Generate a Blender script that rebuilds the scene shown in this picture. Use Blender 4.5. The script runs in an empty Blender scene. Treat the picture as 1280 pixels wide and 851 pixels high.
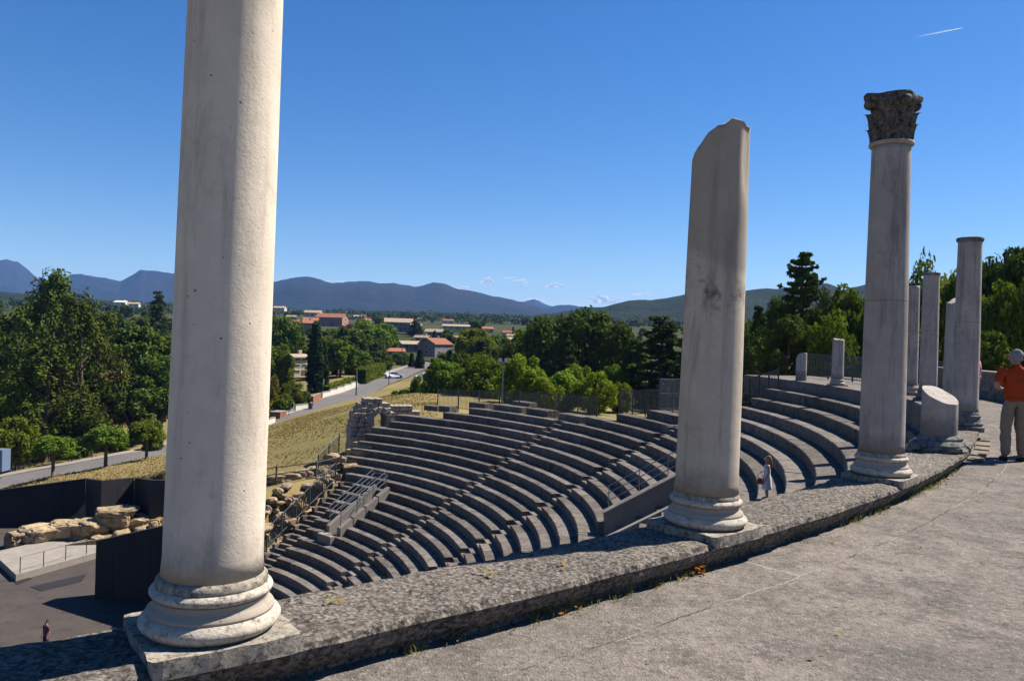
import bpy, bmesh, math, random
import numpy as np
from mathutils import Vector, Matrix, Quaternion, noise as mnoise
random.seed(7); rng = np.random.default_rng(7)
C = bpy.context.scene.collection
SC = bpy.context.scene
R = math.radians

# ------------------------------------------------------------------ camera
F_PX, PITCH, ROLL = 980.0, R(-0.3357), R(1.7132)
_f = Vector((0, math.cos(PITCH), math.sin(PITCH)))
_u0 = Vector((0, -math.sin(PITCH), math.cos(PITCH)))
_r0 = Vector((1, 0, 0))
_up = _u0*math.cos(ROLL) - _r0*math.sin(ROLL)
_rt = _r0*math.cos(ROLL) + _u0*math.sin(ROLL)
cam_d = bpy.data.cameras.new('camera'); cam = bpy.data.objects.new('camera', cam_d); C.objects.link(cam)
cam_d.sensor_fit = 'HORIZONTAL'; cam_d.sensor_width = 36.0; cam_d.lens = 36.0*F_PX/1280.0
cam_d.clip_start = 0.05; cam_d.clip_end = 60000
m = Matrix((_rt, _up, -_f)).transposed().to_4x4(); cam.matrix_world = m
SC.camera = cam

# ------------------------------------------------------------------ light
SUN_AZ, SUN_EL = R(64), R(51)          # azimuth clockwise from +Y
w = bpy.data.worlds.new("World"); SC.world = w; w.use_nodes = True
nt = w.node_tree; bgn = nt.nodes['Background']
sky = nt.nodes.new('ShaderNodeTexSky'); sky.sky_type = 'NISHITA'; sky.sun_disc = False
sky.sun_elevation = SUN_EL; sky.sun_rotation = SUN_AZ
sky.altitude = 300; sky.air_density = 1.0; sky.dust_density = 0.15; sky.ozone_density = 4.5
hsv = nt.nodes.new('ShaderNodeHueSaturation'); hsv.inputs['Saturation'].default_value = 1.30; hsv.inputs['Hue'].default_value = 0.507
nt.links.new(sky.outputs[0], hsv.inputs['Color']); nt.links.new(hsv.outputs[0], bgn.inputs[0]); bgn.inputs[1].default_value = 0.054
sd = bpy.data.lights.new('sun', 'SUN'); sun = bpy.data.objects.new('sun', sd); C.objects.link(sun)
sd.energy = 5.0; sd.angle = R(0.53); sd.color = (1.0, 0.93, 0.82)
sv = Vector((math.sin(SUN_AZ)*math.cos(SUN_EL), math.cos(SUN_AZ)*math.cos(SUN_EL), math.sin(SUN_EL)))
sun.rotation_euler = sv.to_track_quat('Z', 'Y').to_euler()
SC.view_settings.view_transform = 'Standard'; SC.view_settings.look = 'None'
SC.view_settings.exposure = 1.2; SC.view_settings.gamma = 1.0
SC.cycles.max_bounces = 6; SC.cycles.diffuse_bounces = 1; SC.cycles.volume_bounces = 1
SC.cycles.transparent_max_bounces = 12

# ------------------------------------------------------------------ geometry of the place (metres, camera eye at the origin)
OX, OY = -21.72, 31.477                # centre of the orchestra
R0, TR, Z0, RH = 23.798, 0.72, -7.859, 0.411   # radius/height of seat row 0, tread, riser
BZ, WZ, FZ = -1.41, -1.60, -17.0       # ledge under the columns, walkway, stage floor
def ray(x, y): return _f + _rt*((x-640)/F_PX) - _up*((y-425.5)/F_PX)
def at_d(x, y, d): v = ray(x, y); return v*(d/v.y)
def at_z(x, y, z): v = ray(x, y); return v*(z/v.z)
def pol(r, a, z): a = R(a); return Vector((OX+r*math.cos(a), OY+r*math.sin(a), z))
def cone(r): return Z0 + RH/TR*(r-R0)
def rk(k): return R0+TR*k
def zk(k): return Z0+RH*k

# ------------------------------------------------------------------ mesh helpers
class MB:
    def __init__(s): s.v = []; s.f = []
    def add(s, vs, fs):
        n = len(s.v); s.v += [tuple(p) for p in vs]; s.f += [tuple(i+n for i in f) for f in fs]; return s
    def hexa(s, b, t):                       # 4 bottom, 4 top corners (ccw seen from above)
        return s.add(list(b)+list(t), [(3,2,1,0),(4,5,6,7),(0,1,5,4),(1,2,6,5),(2,3,7,6),(3,0,4,7)])
    def box(s, c, d, rz=0.0, taper=1.0):     # c: centre of the underside
        hx, hy = d[0]/2, d[1]/2; co, si = math.cos(rz), math.sin(rz)
        def q(x, y, z): return (c[0]+x*co-y*si, c[1]+x*si+y*co, c[2]+z)
        b = [q(-hx,-hy,0), q(hx,-hy,0), q(hx,hy,0), q(-hx,hy,0)]
        hx *= taper; hy *= taper
        return s.hexa(b, [q(-hx,-hy,d[2]), q(hx,-hy,d[2]), q(hx,hy,d[2]), q(-hx,hy,d[2])])
    def tube(s, pts, r, n=6, cap=True):
        pts = [Vector(p) for p in pts]; rr = r if isinstance(r, (list, tuple)) else [r]*len(pts)
        base = len(s.v)
        for i, p in enumerate(pts):
            d = (pts[min(i+1, len(pts)-1)]-pts[max(i-1, 0)]).normalized()
            a = d.cross(Vector((0,0,1)) if abs(d.z) < .9 else Vector((1,0,0))).normalized(); b = d.cross(a)
            for j in range(n):
                t = 2*math.pi*j/n; s.v.append(tuple(p+a*(math.cos(t)*rr[i])+b*(math.sin(t)*rr[i])))
        for i in range(len(pts)-1):
            for j in range(n):
                s.f.append((base+i*n+j, base+i*n+(j+1)%n, base+(i+1)*n+(j+1)%n, base+(i+1)*n+j))
        if cap:
            s.f.append(tuple(base+j for j in range(n))); s.f.append(tuple(base+(len(pts)-1)*n+j for j in reversed(range(n))))
        return s
    def lathe(s, prof, n=32, fn=None, c=(0,0,0)):
        base = len(s.v)
        for (r, z) in prof:
            for j in range(n):
                t = 2*math.pi*j/n; p = Vector((r*math.cos(t), r*math.sin(t), z))
                if fn: p = fn(p)
                s.v.append((p.x+c[0], p.y+c[1], p.z+c[2]))
        for i in range(len(prof)-1):
            for j in range(n):
                s.f.append((base+i*n+j, base+i*n+(j+1)%n, base+(i+1)*n+(j+1)%n, base+(i+1)*n+j))
        s.f.append(tuple(base+j for j in reversed(range(n))))
        s.f.append(tuple(base+(len(prof)-1)*n+j for j in range(n)))
        return s
    def arc(s, r0, r1, z0, z1, a0, a1, step=1.5, z1b=None):   # solid ring sector, z0 under, z1 top at r0, z1b top at r1
        z1b = z1 if z1b is None else z1b
        n = max(1, int(math.ceil(abs(a1-a0)/step))); base = len(s.v)
        for i in range(n+1):
            a = a0+(a1-a0)*i/n
            for (r, z) in ((r0,z0),(r1,z0),(r1,z1b),(r0,z1)): s.v.append(tuple(pol(r,a,z)))
        for i in range(n):
            for j in range(4):
                k = (j+1) % 4
                s.f.append((base+i*4+j, base+i*4+k, base+(i+1)*4+k, base+(i+1)*4+j))
        s.f.append((base+3, base+2, base+1, base)); e = base+n*4; s.f.append((e, e+1, e+2, e+3))
        return s
    def mesh(s, name, smooth=False):
        me = bpy.data.meshes.new(name); me.from_pydata(s.v, [], s.f); me.update()
        if smooth: me.polygons.foreach_set('use_smooth', [True]*len(me.polygons))
        return me
    def build(s, name, mat, parent=None, smooth=False, **kw):
        return link(name, s.mesh(name, smooth), mat, parent, **kw)
def link(name, me, mat, parent=None, loc=None, rz=None, scale=None, **kw):
    o = bpy.data.objects.new(name, me); C.objects.link(o)
    if mat is not None and me is not None and len(me.materials) == 0: me.materials.append(mat)
    if parent is not None:
        o.parent = parent
        if kw.pop('world', False): o.location = -Vector(parent.location)
    if loc is not None: o.location = loc
    if rz is not None: o.rotation_euler.z = rz
    if scale is not None: o.scale = scale if hasattr(scale, '__len__') else (scale,)*3
    for k, v in kw.items(): o[k] = v
    return o
def thing(name, label, cat, loc=(0,0,0), rz=0.0, group=None, scale=None):
    o = bpy.data.objects.new(name, None); C.objects.link(o); o.location = loc; o.rotation_euler.z = rz
    o.empty_display_size = .3
    o['label'] = label; o['category'] = cat
    if group: o['group'] = group
    if scale is not None: o.scale = scale if hasattr(scale, '__len__') else (scale,)*3
    return o
def dup(root, loc, rz=0.0, scale=None, label=None, group=None):
    r = root.copy(); C.objects.link(r); r.location = loc; r.rotation_euler.z = rz
    if scale is not None: r.scale = scale if hasattr(scale, '__len__') else (scale,)*3
    if label: r['label'] = label
    if group: r['group'] = group
    for ch in list(root.children):
        c = ch.copy(); C.objects.link(c); c.parent = r
        for g in ch.children:
            d = g.copy(); C.objects.link(d); d.parent = c
    return r
def fbm(p, o=4, s=1.0): return mnoise.fractal(Vector(p)*s, 1.0, 2.0, o)

# ------------------------------------------------------------------ materials
def new_mat(name):
    mt = bpy.data.materials.new(name); mt.use_nodes = True; t = mt.node_tree
    t.nodes['Principled BSDF'].inputs['Specular IOR Level'].default_value = .06
    return mt, t, t.nodes['Principled BSDF']
def N(t, typ, **kw):
    n = t.nodes.new(typ)
    for k, v in kw.items(): setattr(n, k, v)
    return n
def rgb(c): return (c[0], c[1], c[2], 1.0)
def ramp(t, src, stops):
    r = N(t, 'ShaderNodeValToRGB'); e = r.color_ramp.elements
    while len(e) < len(stops): e.new(0.5)
    for el, (p, c) in zip(e, stops): el.position = p; el.color = rgb(c) if hasattr(c, '__len__') else (c, c, c, 1)
    t.links.new(src, r.inputs[0]); return r.outputs[0]
def nz(t, scale, detail=6, rough=.6, co=None, dist=0.0):
    n = N(t, 'ShaderNodeTexNoise'); n.inputs['Scale'].default_value = scale; n.inputs['Detail'].default_value = detail
    n.inputs['Roughness'].default_value = rough; n.inputs['Distortion'].default_value = dist
    if co is not None: t.links.new(co, n.inputs['Vector'])
    return n.outputs[0]
def vor(t, scale, co=None, out=0, feat='F1'):
    n = N(t, 'ShaderNodeTexVoronoi'); n.inputs['Scale'].default_value = scale; n.feature = feat
    if co is not None: t.links.new(co, n.inputs['Vector'])
    return n.outputs[out]
def mix(t, fac, a, b, mode='MIX'):
    n = N(t, 'ShaderNodeMix', data_type='RGBA', blend_type=mode)
    for i, v in ((0, fac), (6, a), (7, b)):
        if hasattr(v, 'is_output'): t.links.new(v, n.inputs[i])
        elif i == 0: n.inputs[0].default_value = v
        else: n.inputs[i].default_value = rgb(v)
    return n.outputs[2]
def mth(t, op, a, b=None, c=None, clamp=False):
    n = N(t, 'ShaderNodeMath', operation=op); n.use_clamp = clamp
    for i, v in enumerate((a, b, c)):
        if v is None: continue
        if hasattr(v, 'is_output'): t.links.new(v, n.inputs[i])
        else: n.inputs[i].default_value = v
    return n.outputs[0]
def coords(t, kind='Object'): return N(t, 'ShaderNodeTexCoord').outputs[kind]
def bump(t, b, h, strength=.5, dist=.02):
    n = N(t, 'ShaderNodeBump'); n.inputs['Strength'].default_value = strength; n.inputs['Distance'].default_value = dist
    t.links.new(h, n.inputs['Height']); t.links.new(n.outputs[0], b.inputs['Normal'])
def stone(name, c1, c2, dark, dark_at=.62, scale=3.0, fine=40.0, bs=.5, bd=.02, rough=.9, lichen=None, streak=False, objvar=0.0, fmix=.55):
    mt, t, b = new_mat(name); co = coords(t)
    if objvar:
        oi = N(t, 'ShaderNodeObjectInfo'); ad = N(t, 'ShaderNodeVectorMath', operation='ADD'); t.links.new(co, ad.inputs[0])
        sc_ = mth(t, 'MULTIPLY', oi.outputs['Random'], 37.0); t.links.new(sc_, ad.inputs[1]); co = ad.outputs[0]
    n1 = nz(t, scale, 8, .65, co); col = mix(t, ramp(t, n1, [(.35, 0), (.65, 1)]), c1, c2)
    n2 = nz(t, scale*2.3, 10, .75, co, .4)
    if streak:
        mp = N(t, 'ShaderNodeMapping'); t.links.new(co, mp.inputs[0]); mp.inputs['Scale'].default_value = (1, 1, .18)
        n2 = nz(t, scale*2.0, 10, .75, mp.outputs[0], .2)
    col = mix(t, ramp(t, n2, [(dark_at-.06, 0), (dark_at+.1, 1)]), col, dark)
    n3 = nz(t, fine, 6, .7, co)
    col = mix(t, fmix, col, ramp(t, n3, [(.3, .25), (.55, .62), (.75, .85)]), 'OVERLAY')
    if lichen:
        vz = nz(t, 9.0, 8, .8, co)
        col = mix(t, ramp(t, vz, [(.58, 0), (.66, .8)]), col, lichen)
    if objvar:
        v = mth(t, 'MULTIPLY_ADD', oi.outputs['Random'], objvar, 1-objvar/2)
        hs = N(t, 'ShaderNodeHueSaturation'); t.links.new(col, hs.inputs['Color']); t.links.new(v, hs.inputs['Value']); col = hs.outputs[0]
    t.links.new(col, b.inputs['Base Color']); b.inputs['Roughness'].default_value = rough
    hgt = mth(t, 'ADD', mth(t, 'MULTIPLY', n3, .5), n2)
    bump(t, b, hgt, bs, bd); return mt
def plain(name, c, rough=.6, metal=0.0, var=.15, scale=8.0):
    mt, t, b = new_mat(name); co = coords(t); n = nz(t, scale, 6, .65, co)
    k = ramp(t, n, [(.3, 1-var), (.7, 1+var)])
    col = mix(t, 1.0, c, k, 'MULTIPLY')
    t.links.new(col, b.inputs['Base Color']); b.inputs['Roughness'].default_value = rough; b.inputs['Metallic'].default_value = metal
    if rough < .6: b.inputs['Specular IOR Level'].default_value = .5
    bump(t, b, n, .15, .01); return mt
def leafy(name, c1, c2, trans=.25, scale=.5, objvar=.5):
    mt, t, b = new_mat(name); co = coords(t); n = nz(t, scale, 4, .7, co)
    col = mix(t, ramp(t, n, [(.35, 0), (.65, 1)]), c1, c2)
    oi = N(t, 'ShaderNodeObjectInfo'); hs = N(t, 'ShaderNodeHueSaturation')
    t.links.new(mth(t, 'MULTIPLY_ADD', oi.outputs['Random'], objvar, 1-objvar/2), hs.inputs['Value'])
    t.links.new(mth(t, 'MULTIPLY_ADD', oi.outputs['Random'], .04, .48), hs.inputs['Hue'])
    t.links.new(col, hs.inputs['Color']); col = hs.outputs[0]
    out = t.nodes['Material Output']; t.nodes.remove(b)
    d = N(t, 'ShaderNodeBsdfDiffuse'); tr = N(t, 'ShaderNodeBsdfTranslucent'); ms = N(t, 'ShaderNodeMixShader')
    t.links.new(col, d.inputs[0]); t.links.new(mix(t, 1.0, col, (1.1, 1.25, .5), 'MULTIPLY'), tr.inputs[0])
    ms.inputs[0].default_value = trans; t.links.new(d.outputs[0], ms.inputs[1]); t.links.new(tr.outputs[0], ms.inputs[2])
    t.links.new(ms.outputs[0], out.inputs[0]); return mt

M = {}
def shaft_mat(name, c1, c2, dk, amt, band=None, joints=()):
    mt, t, b = new_mat(name); co = coords(t); oi = N(t, 'ShaderNodeObjectInfo')
    ad = N(t, 'ShaderNodeVectorMath', operation='ADD'); t.links.new(co, ad.inputs[0]); t.links.new(mth(t, 'MULTIPLY', oi.outputs['Random'], 23.0), ad.inputs[1]); cw = ad.outputs[0]
    mp = N(t, 'ShaderNodeMapping'); t.links.new(cw, mp.inputs[0]); mp.inputs['Scale'].default_value = (1, 1, .10)
    n1 = nz(t, 2.2, 8, .7, cw); run = nz(t, 9, 8, .75, mp.outputs[0], .3); mot = nz(t, 6, 10, .8, cw); fine = nz(t, 60, 5, .7, cw)
    col = mix(t, ramp(t, n1, [(.35,0),(.65,1)]), c1, c2)
    col = mix(t, ramp(t, run, [(.50,0),(.72,amt)]), col, dk)
    col = mix(t, ramp(t, mot, [(.56,0),(.74,amt*.9)]), col, dk)
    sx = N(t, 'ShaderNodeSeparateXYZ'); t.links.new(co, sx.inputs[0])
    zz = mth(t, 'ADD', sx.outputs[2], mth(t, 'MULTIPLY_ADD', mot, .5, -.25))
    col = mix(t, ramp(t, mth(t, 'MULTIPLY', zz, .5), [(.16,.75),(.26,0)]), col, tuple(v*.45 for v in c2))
    if band:                                   # older, greyer drum above a mended break
        zb = mth(t, 'ADD', mth(t, 'ADD', sx.outputs[2], mth(t, 'MULTIPLY', sx.outputs[1], -.45)), mth(t, 'MULTIPLY_ADD', n1, .3, -.15))
        col = mix(t, ramp(t, mth(t, 'MULTIPLY', mth(t, 'SUBTRACT', zb, band-.12), 4.0, clamp=True), [(.35,0),(.65,.5)]), col, (.20,.178,.16))
        col = mix(t, mth(t, 'MULTIPLY', ramp(t, mth(t, 'ABSOLUTE', mth(t, 'SUBTRACT', zb, band-.25)), [(.02,1),(.22,0)]), ramp(t, mot, [(.48,0),(.6,.8)])), col, (.09,.075,.05))
    pit = vor(t, 17, cw); pm = ramp(t, mth(t, 'ADD', pit, mth(t, 'MULTIPLY', mot, .35)), [(.215,.85),(.245,0)])
    col = mix(t, pm, col, tuple(v*.5 for v in dk))
    hgt = mth(t, 'SUBTRACT', mth(t, 'ADD', mth(t, 'MULTIPLY', fine, .3), mot), mth(t, 'MULTIPLY', pm, 1.2))
    for zj in joints:
        d = mth(t, 'ABSOLUTE', mth(t, 'ADD', mth(t, 'SUBTRACT', sx.outputs[2], zj), mth(t, 'MULTIPLY_ADD', mot, .03, -.015)))
        jm = mth(t, 'LESS_THAN', d, .004); col = mix(t, mth(t, 'MULTIPLY', jm, .6), col, (.08,.07,.06)); hgt = mth(t, 'SUBTRACT', hgt, jm)
    t.links.new(col, b.inputs['Base Color']); b.inputs['Roughness'].default_value = .92; bump(t, b, hgt, .45, .012); return mt
M['shaft'] = shaft_mat('limestone_shaft', (.61,.53,.43), (.49,.425,.345), (.20,.17,.14), .55)
M['shaft_mended'] = shaft_mat('mended_limestone_shaft', (.47,.41,.33), (.38,.33,.265), (.15,.125,.10), .65, 2.05)
M['shaft_grey'] = shaft_mat('grey_limestone', (.37,.33,.295), (.27,.243,.22), (.10,.09,.085), .8, None, (1.9,))
M['base'] = stone('weathered_base', (.42,.375,.31), (.33,.29,.24), (.06,.053,.047), .58, 11.0, 60, .6, .012, fmix=.5)
M['base_dark'] = stone('lichened_base', (.31,.275,.225), (.22,.195,.16), (.05,.045,.04), .54, 12.0, 60, .6, .012, fmix=.4)
M['capital'] = stone('blackened_capital', (.17,.155,.14), (.10,.092,.085), (.03,.028,.026), .50, 6.0, 40, .8, .03)
M['dark_base'] = stone('mossy_base', (.20,.20,.19), (.13,.13,.125), (.04,.04,.04), .52, 5.0, 40, .8, .03)
M['seat'] = stone('seat_stone', (.140,.122,.107), (.084,.074,.067), (.024,.022,.021), .57, 1.6, 22, .6, .025, objvar=.5)
M['old'] = stone('ruin_stone', (.22,.185,.145), (.14,.12,.10), (.045,.04,.038), .58, 1.6, 18, .8, .05, objvar=.35)
M['sand'] = stone('sandstone', (.36,.28,.175), (.25,.185,.11), (.09,.065,.045), .56, 2.2, 14, 1.0, .10, objvar=.3)
M['arch'] = stone('arch_stone', (.34,.295,.24), (.22,.19,.155), (.06,.055,.05), .58, 1.6, 18, .8, .05)
M['conc'] = stone('pale_concrete', (.23,.205,.178), (.185,.165,.145), (.10,.09,.08), .66, 1.2, 30, .3, .01)
M['white'] = plain('white_render', (.50,.47,.41), .85, 0, .12, 2)
M['cream'] = plain('cream_render', (.40,.33,.23), .85, 0, .12, 2)
M['pink'] = plain('pink_render', (.27,.155,.135), .85, 0, .12, 2)
M['greyw'] = plain('grey_render', (.17,.155,.155), .85, 0, .12, 2)
M['tile'] = stone('roof_tile_red', (.24,.105,.065), (.19,.085,.055), (.11,.06,.04), .62, 1.0, 6, .6, .05, objvar=.3)
M['tan'] = stone('roof_tile_tan', (.29,.225,.16), (.24,.18,.125), (.15,.11,.085), .62, 1.0, 6, .6, .05, objvar=.3)
M['glass'] = plain('dark_glass', (.03,.04,.05), .12, 0, .1)
M['shutter'] = plain('blue_shutter', (.12,.17,.28), .6)
M['black'] = stone('black_panel_paint', (.028,.027,.030), (.022,.021,.024), (.05,.048,.05), .64, .8, 30, .15, .01, rough=.55, streak=True)
M['stagefloor'] = stone('stage_boards', (.066,.055,.048), (.050,.043,.040), (.03,.026,.026), .60, .5, 8, .2, .01, rough=.7)
M['steel'] = plain('galvanised_steel', (.17,.18,.195), .45, .7, .1)
M['dsteel'] = plain('dark_steel', (.05,.06,.07), .5, .4, .1)
M['wood'] = plain('grey_wood', (.10,.085,.075), .8, 0, .25)
M['bark'] = stone('bark', (.13,.095,.07), (.08,.06,.045), (.04,.03,.025), .58, 3, 14, .8, .05)
M['asphalt'] = stone('road_asphalt', (.125,.115,.115), (.10,.095,.095), (.07,.07,.07), .64, .4, 10, .3, .01)
M['carwhite'] = plain('white_car_paint', (.75,.76,.78), .25, 0, .03)
M['rubber'] = plain('rubber', (.02,.02,.02), .8)
M['skin'] = plain('skin', (.30,.16,.11), .55, 0, .08)
M['orange'] = plain('orange_cotton', (.30,.042,.012), .9, 0, .12, 20)
M['khaki'] = plain('khaki_cotton', (.20,.155,.115), .9, 0, .12, 14)
M['greyhair'] = plain('grey_hair', (.19,.185,.185), .8, 0, .4, 50)
M['brownhair'] = plain('brown_hair', (.22,.11,.05), .6, 0, .3, 50)
M['darkhair'] = plain('dark_hair', (.04,.03,.025), .6, 0, .3, 50)
M['whitecloth'] = plain('pale_blue_cotton', (.42,.47,.52), .9, 0, .08, 14)
M['darkcloth'] = plain('dark_cotton', (.035,.03,.045), .9, 0, .2, 14)
M['purple'] = plain('purple_cotton', (.10,.05,.09), .9, 0, .2, 14)
M['pinkcloth'] = plain('pink_cotton', (.55,.20,.28), .9, 0, .1, 14)
M['greencloth'] = plain('green_cotton', (.05,.22,.17), .9, 0, .1, 14)
M['leather'] = plain('red_brown_leather', (.16,.03,.02), .5, 0, .2, 14)
M['shoe'] = plain('shoe', (.03,.025,.022), .6)
M['blue'] = plain('blue_metal', (.10,.14,.22), .5)
M['leaf_pine'] = leafy('pine_needles', (.048,.074,.015), (.082,.108,.022), .15, .35)
M['leaf_cedar'] = leafy('cedar_needles', (.036,.056,.016), (.068,.088,.024), .15, .35)
M['leaf_dark'] = leafy('dark_leaves', (.046,.070,.014), (.082,.106,.021), .22, .4)
M['leaf_bright'] = leafy('bright_leaves', (.105,.155,.016), (.170,.205,.025), .32, .5)
M['leaf_mid'] = leafy('mid_leaves', (.070,.106,.014), (.122,.152,.023), .28, .5)
M['leaf_cyp'] = leafy('cypress_leaves', (.018,.032,.012), (.030,.050,.018), .10, .6)
M['leaf_plum'] = leafy('plum_leaves', (.11,.035,.03), (.16,.07,.05), .25, .6)
M['leaf_yel'] = leafy('yellow_leaves', (.14,.13,.02), (.18,.14,.03), .3, .6)
M['leaf_hill'] = leafy('hill_wood', (.030,.050,.020), (.050,.070,.028), .1, .02)
M['drygrass'] = leafy('dry_grass', (.22,.168,.072), (.27,.205,.085), .3, .6)
M['greengrass'] = leafy('green_grass', (.10,.14,.03), (.20,.18,.05), .3, 5)
M['litter'] = leafy('dead_leaves', (.45,.12,.02), (.32,.16,.04), .3, 5)

# walkway: one poured surface, concentric joint and cross joints
mt, t, b = new_mat('walkway_concrete'); co = coords(t); M['walk'] = mt
n1 = nz(t, .7, 9, .72, co, .6); n2 = nz(t, 26, 8, .8, co); v1 = vor(t, 75, co); n4 = nz(t, 3.5, 8, .75, co)
col = mix(t, ramp(t, n1, [(.35,0),(.68,1)]), (.20,.172,.150), (.118,.104,.094))
col = mix(t, ramp(t, n4, [(.46,0),(.62,.8)]), col, (.085,.077,.071))
col = mix(t, ramp(t, n2, [(.36,.9),(.48,0)]), col, (.05,.046,.042))
col = mix(t, ramp(t, n2, [(.55,0),(.66,.8)]), col, (.30,.27,.245))
sp = vor(t, 26, co, 0); col = mix(t, ramp(t, sp, [(.07,.85),(.11,0)]), col, (.34,.31,.285))
v2 = N(t, 'ShaderNodeVectorMath', operation='SUBTRACT'); t.links.new(co, v2.inputs[0]); v2.inputs[1].default_value = (OX, OY, 0)
sx = N(t, 'ShaderNodeSeparateXYZ'); t.links.new(v2.outputs[0], sx.inputs[0])
rr = mth(t, 'SQRT', mth(t, 'ADD', mth(t, 'MULTIPLY', sx.outputs[0], sx.outputs[0]), mth(t, 'MULTIPLY', sx.outputs[1], sx.outputs[1])))
ang = mth(t, 'ARCTAN2', sx.outputs[1], sx.outputs[0])
wob = mth(t, 'MULTIPLY_ADD', nz(t, 3, 8, .75, co), .11, -.055)
wob2 = mth(t, 'MULTIPLY_ADD', nz(t, 1.2, 6, .7, co), .05, -.025)
dj = mth(t, 'ABSOLUTE', mth(t, 'ADD', mth(t, 'SUBTRACT', rr, 35.27), wob))
j1 = mth(t, 'LESS_THAN', dj, .006)
pale = ramp(t, nz(t, 1.7, 4, .6, co), [(.46,0),(.54,1)])
col = mix(t, mth(t, 'MULTIPLY', j1, .85), col, mix(t, pale, (.05,.045,.04), (.27,.245,.22)))
inner = mth(t, 'LESS_THAN', rr, 35.26)
for a in (-51.7, -47.6, -43.4, -39.0, -34.5, -29.5, -24):
    da = mth(t, 'MULTIPLY', mth(t, 'ABSOLUTE', mth(t, 'SUBTRACT', mth(t, 'ADD', ang, mth(t, 'MULTIPLY', wob, .03)), R(a))), 35.0)
    col = mix(t, mth(t, 'MULTIPLY', mth(t, 'MULTIPLY', mth(t, 'LESS_THAN', da, .008), inner), mth(t, 'MULTIPLY', pale, .7)), col, (.30,.275,.25))
# hairline cracks
dco = N(t, 'ShaderNodeMix', data_type='VECTOR'); dco.inputs[0].default_value = .35; ncol = N(t, 'ShaderNodeTexNoise'); ncol.inputs['Scale'].default_value = 2.2; ncol.inputs['Detail'].default_value = 6
t.links.new(co, ncol.inputs['Vector']); t.links.new(co, dco.inputs[4]); t.links.new(ncol.outputs[1], dco.inputs[5])
ve = vor(t, 1.1, dco.outputs[1], 0, 'DISTANCE_TO_EDGE'); cmask = ramp(t, nz(t, .8, 3, .5, co), [(.50,0),(.58,1)])
crk = mth(t, 'MULTIPLY', mth(t, 'LESS_THAN', ve, .005), cmask); col = mix(t, mth(t, 'MULTIPLY', crk, .75), col, (.05,.045,.04))
# a few chalky scratches
v3 = N(t, 'ShaderNodeMapping'); t.links.new(co, v3.inputs[0]); v3.inputs['Scale'].default_value = (1.2, 7.0, 1); v3.inputs['Rotation'].default_value = (0,0,R(38))
ns = nz(t, 2.2, 3, .5, v3.outputs[0]); col = mix(t, ramp(t, ns, [(.72,0),(.76,.5)]), col, (.30,.27,.25))
t.links.new(col, b.inputs['Base Color']); b.inputs['Roughness'].default_value = .92
hh = mth(t, 'SUBTRACT', mth(t, 'ADD', n2, mth(t, 'MULTIPLY', v1, .6)), mth(t, 'MULTIPLY', j1, 1.2)); bump(t, b, hh, .9, .012)
# ledge under the columns: coarse pebbly mortar, dark pits on the upright face
mt, t, b = new_mat('ledge_mortar'); co = coords(t); M['ledge'] = mt
v1 = vor(t, 34, co, 0); n2 = nz(t, 30, 8, .8, co); n1 = nz(t, 1.2, 6, .65, co); n5 = nz(t, 70, 4, .7, co)
col = mix(t, ramp(t, n1, [(.35,0),(.68,1)]), (.17,.148,.127), (.12,.106,.093))
col = mix(t, ramp(t, n2, [(.38,.9),(.49,0)]), col, (.03,.027,.024))
col = mix(t, ramp(t, n2, [(.54,0),(.68,.7)]), col, (.30,.265,.225))
cell = N(t, 'ShaderNodeRGBToBW'); t.links.new(vor(t, 52, co, 1), cell.inputs[0])
col = mix(t, .8, col, ramp(t, cell.outputs[0], [(.2,.2),(.5,.5),(.8,.8)]), 'OVERLAY')
col = mix(t, ramp(t, n5, [(.58,0),(.7,.6)]), col, (.40,.36,.31))
t.links.new(col, b.inputs['Base Color']); b.inputs['Roughness'].default_value = .95
bump(t, b, mth(t, 'ADD', mth(t, 'MULTIPLY', v1, .7), n2), 1.0, .02)
# ground
mt, t, b = new_mat('dry_ground'); co = coords(t); M['ground'] = mt
n1 = nz(t, .09, 8, .65, co); n2 = nz(t, 1.3, 10, .75, co); n3 = nz(t, .012, 5, .6, co)
col = mix(t, ramp(t, n1, [(.38,0),(.62,1)]), (.215,.162,.070), (.150,.132,.050))
col = mix(t, ramp(t, n2, [(.45,0),(.65,.7)]), col, (.14,.105,.055))
sx = N(t, 'ShaderNodeSeparateXYZ'); t.links.new(co, sx.inputs[0])
far = ramp(t, mth(t, 'DIVIDE', sx.outputs[1], 400.0), [(.36,0),(.6,1)])
col = mix(t, far, col, mix(t, ramp(t, n3, [(.35,0),(.65,1)]), (.024,.035,.011), (.052,.052,.021)))
t.links.new(col, b.inputs['Base Color']); b.inputs['Roughness'].default_value = 1.0; bump(t, b, n2, .8, .12)
# mountain
def mountain_mat(name, c1, c2, s):
    mt, t, b = new_mat(name); co = coords(t); n1 = nz(t, s, 10, .7, co); n2 = nz(t, s*5, 6, .7, co)
    col = mix(t, ramp(t, n1, [(.42,0),(.6,1)]), c1, c2); col = mix(t, ramp(t, n2, [(.6,0),(.7,.5)]), col, (.03,.028,.022))
    t.links.new(col, b.inputs['Base Color']); b.inputs['Roughness'].default_value = 1; bump(t, b, n2, .6, 40); return mt
M['mount'] = mountain_mat('mountain_scrub', (.008,.011,.008), (.014,.016,.012), .0016)
M['hill'] = mountain_mat('hill_forest', (.012,.019,.008), (.018,.025,.011), .006)

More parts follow.
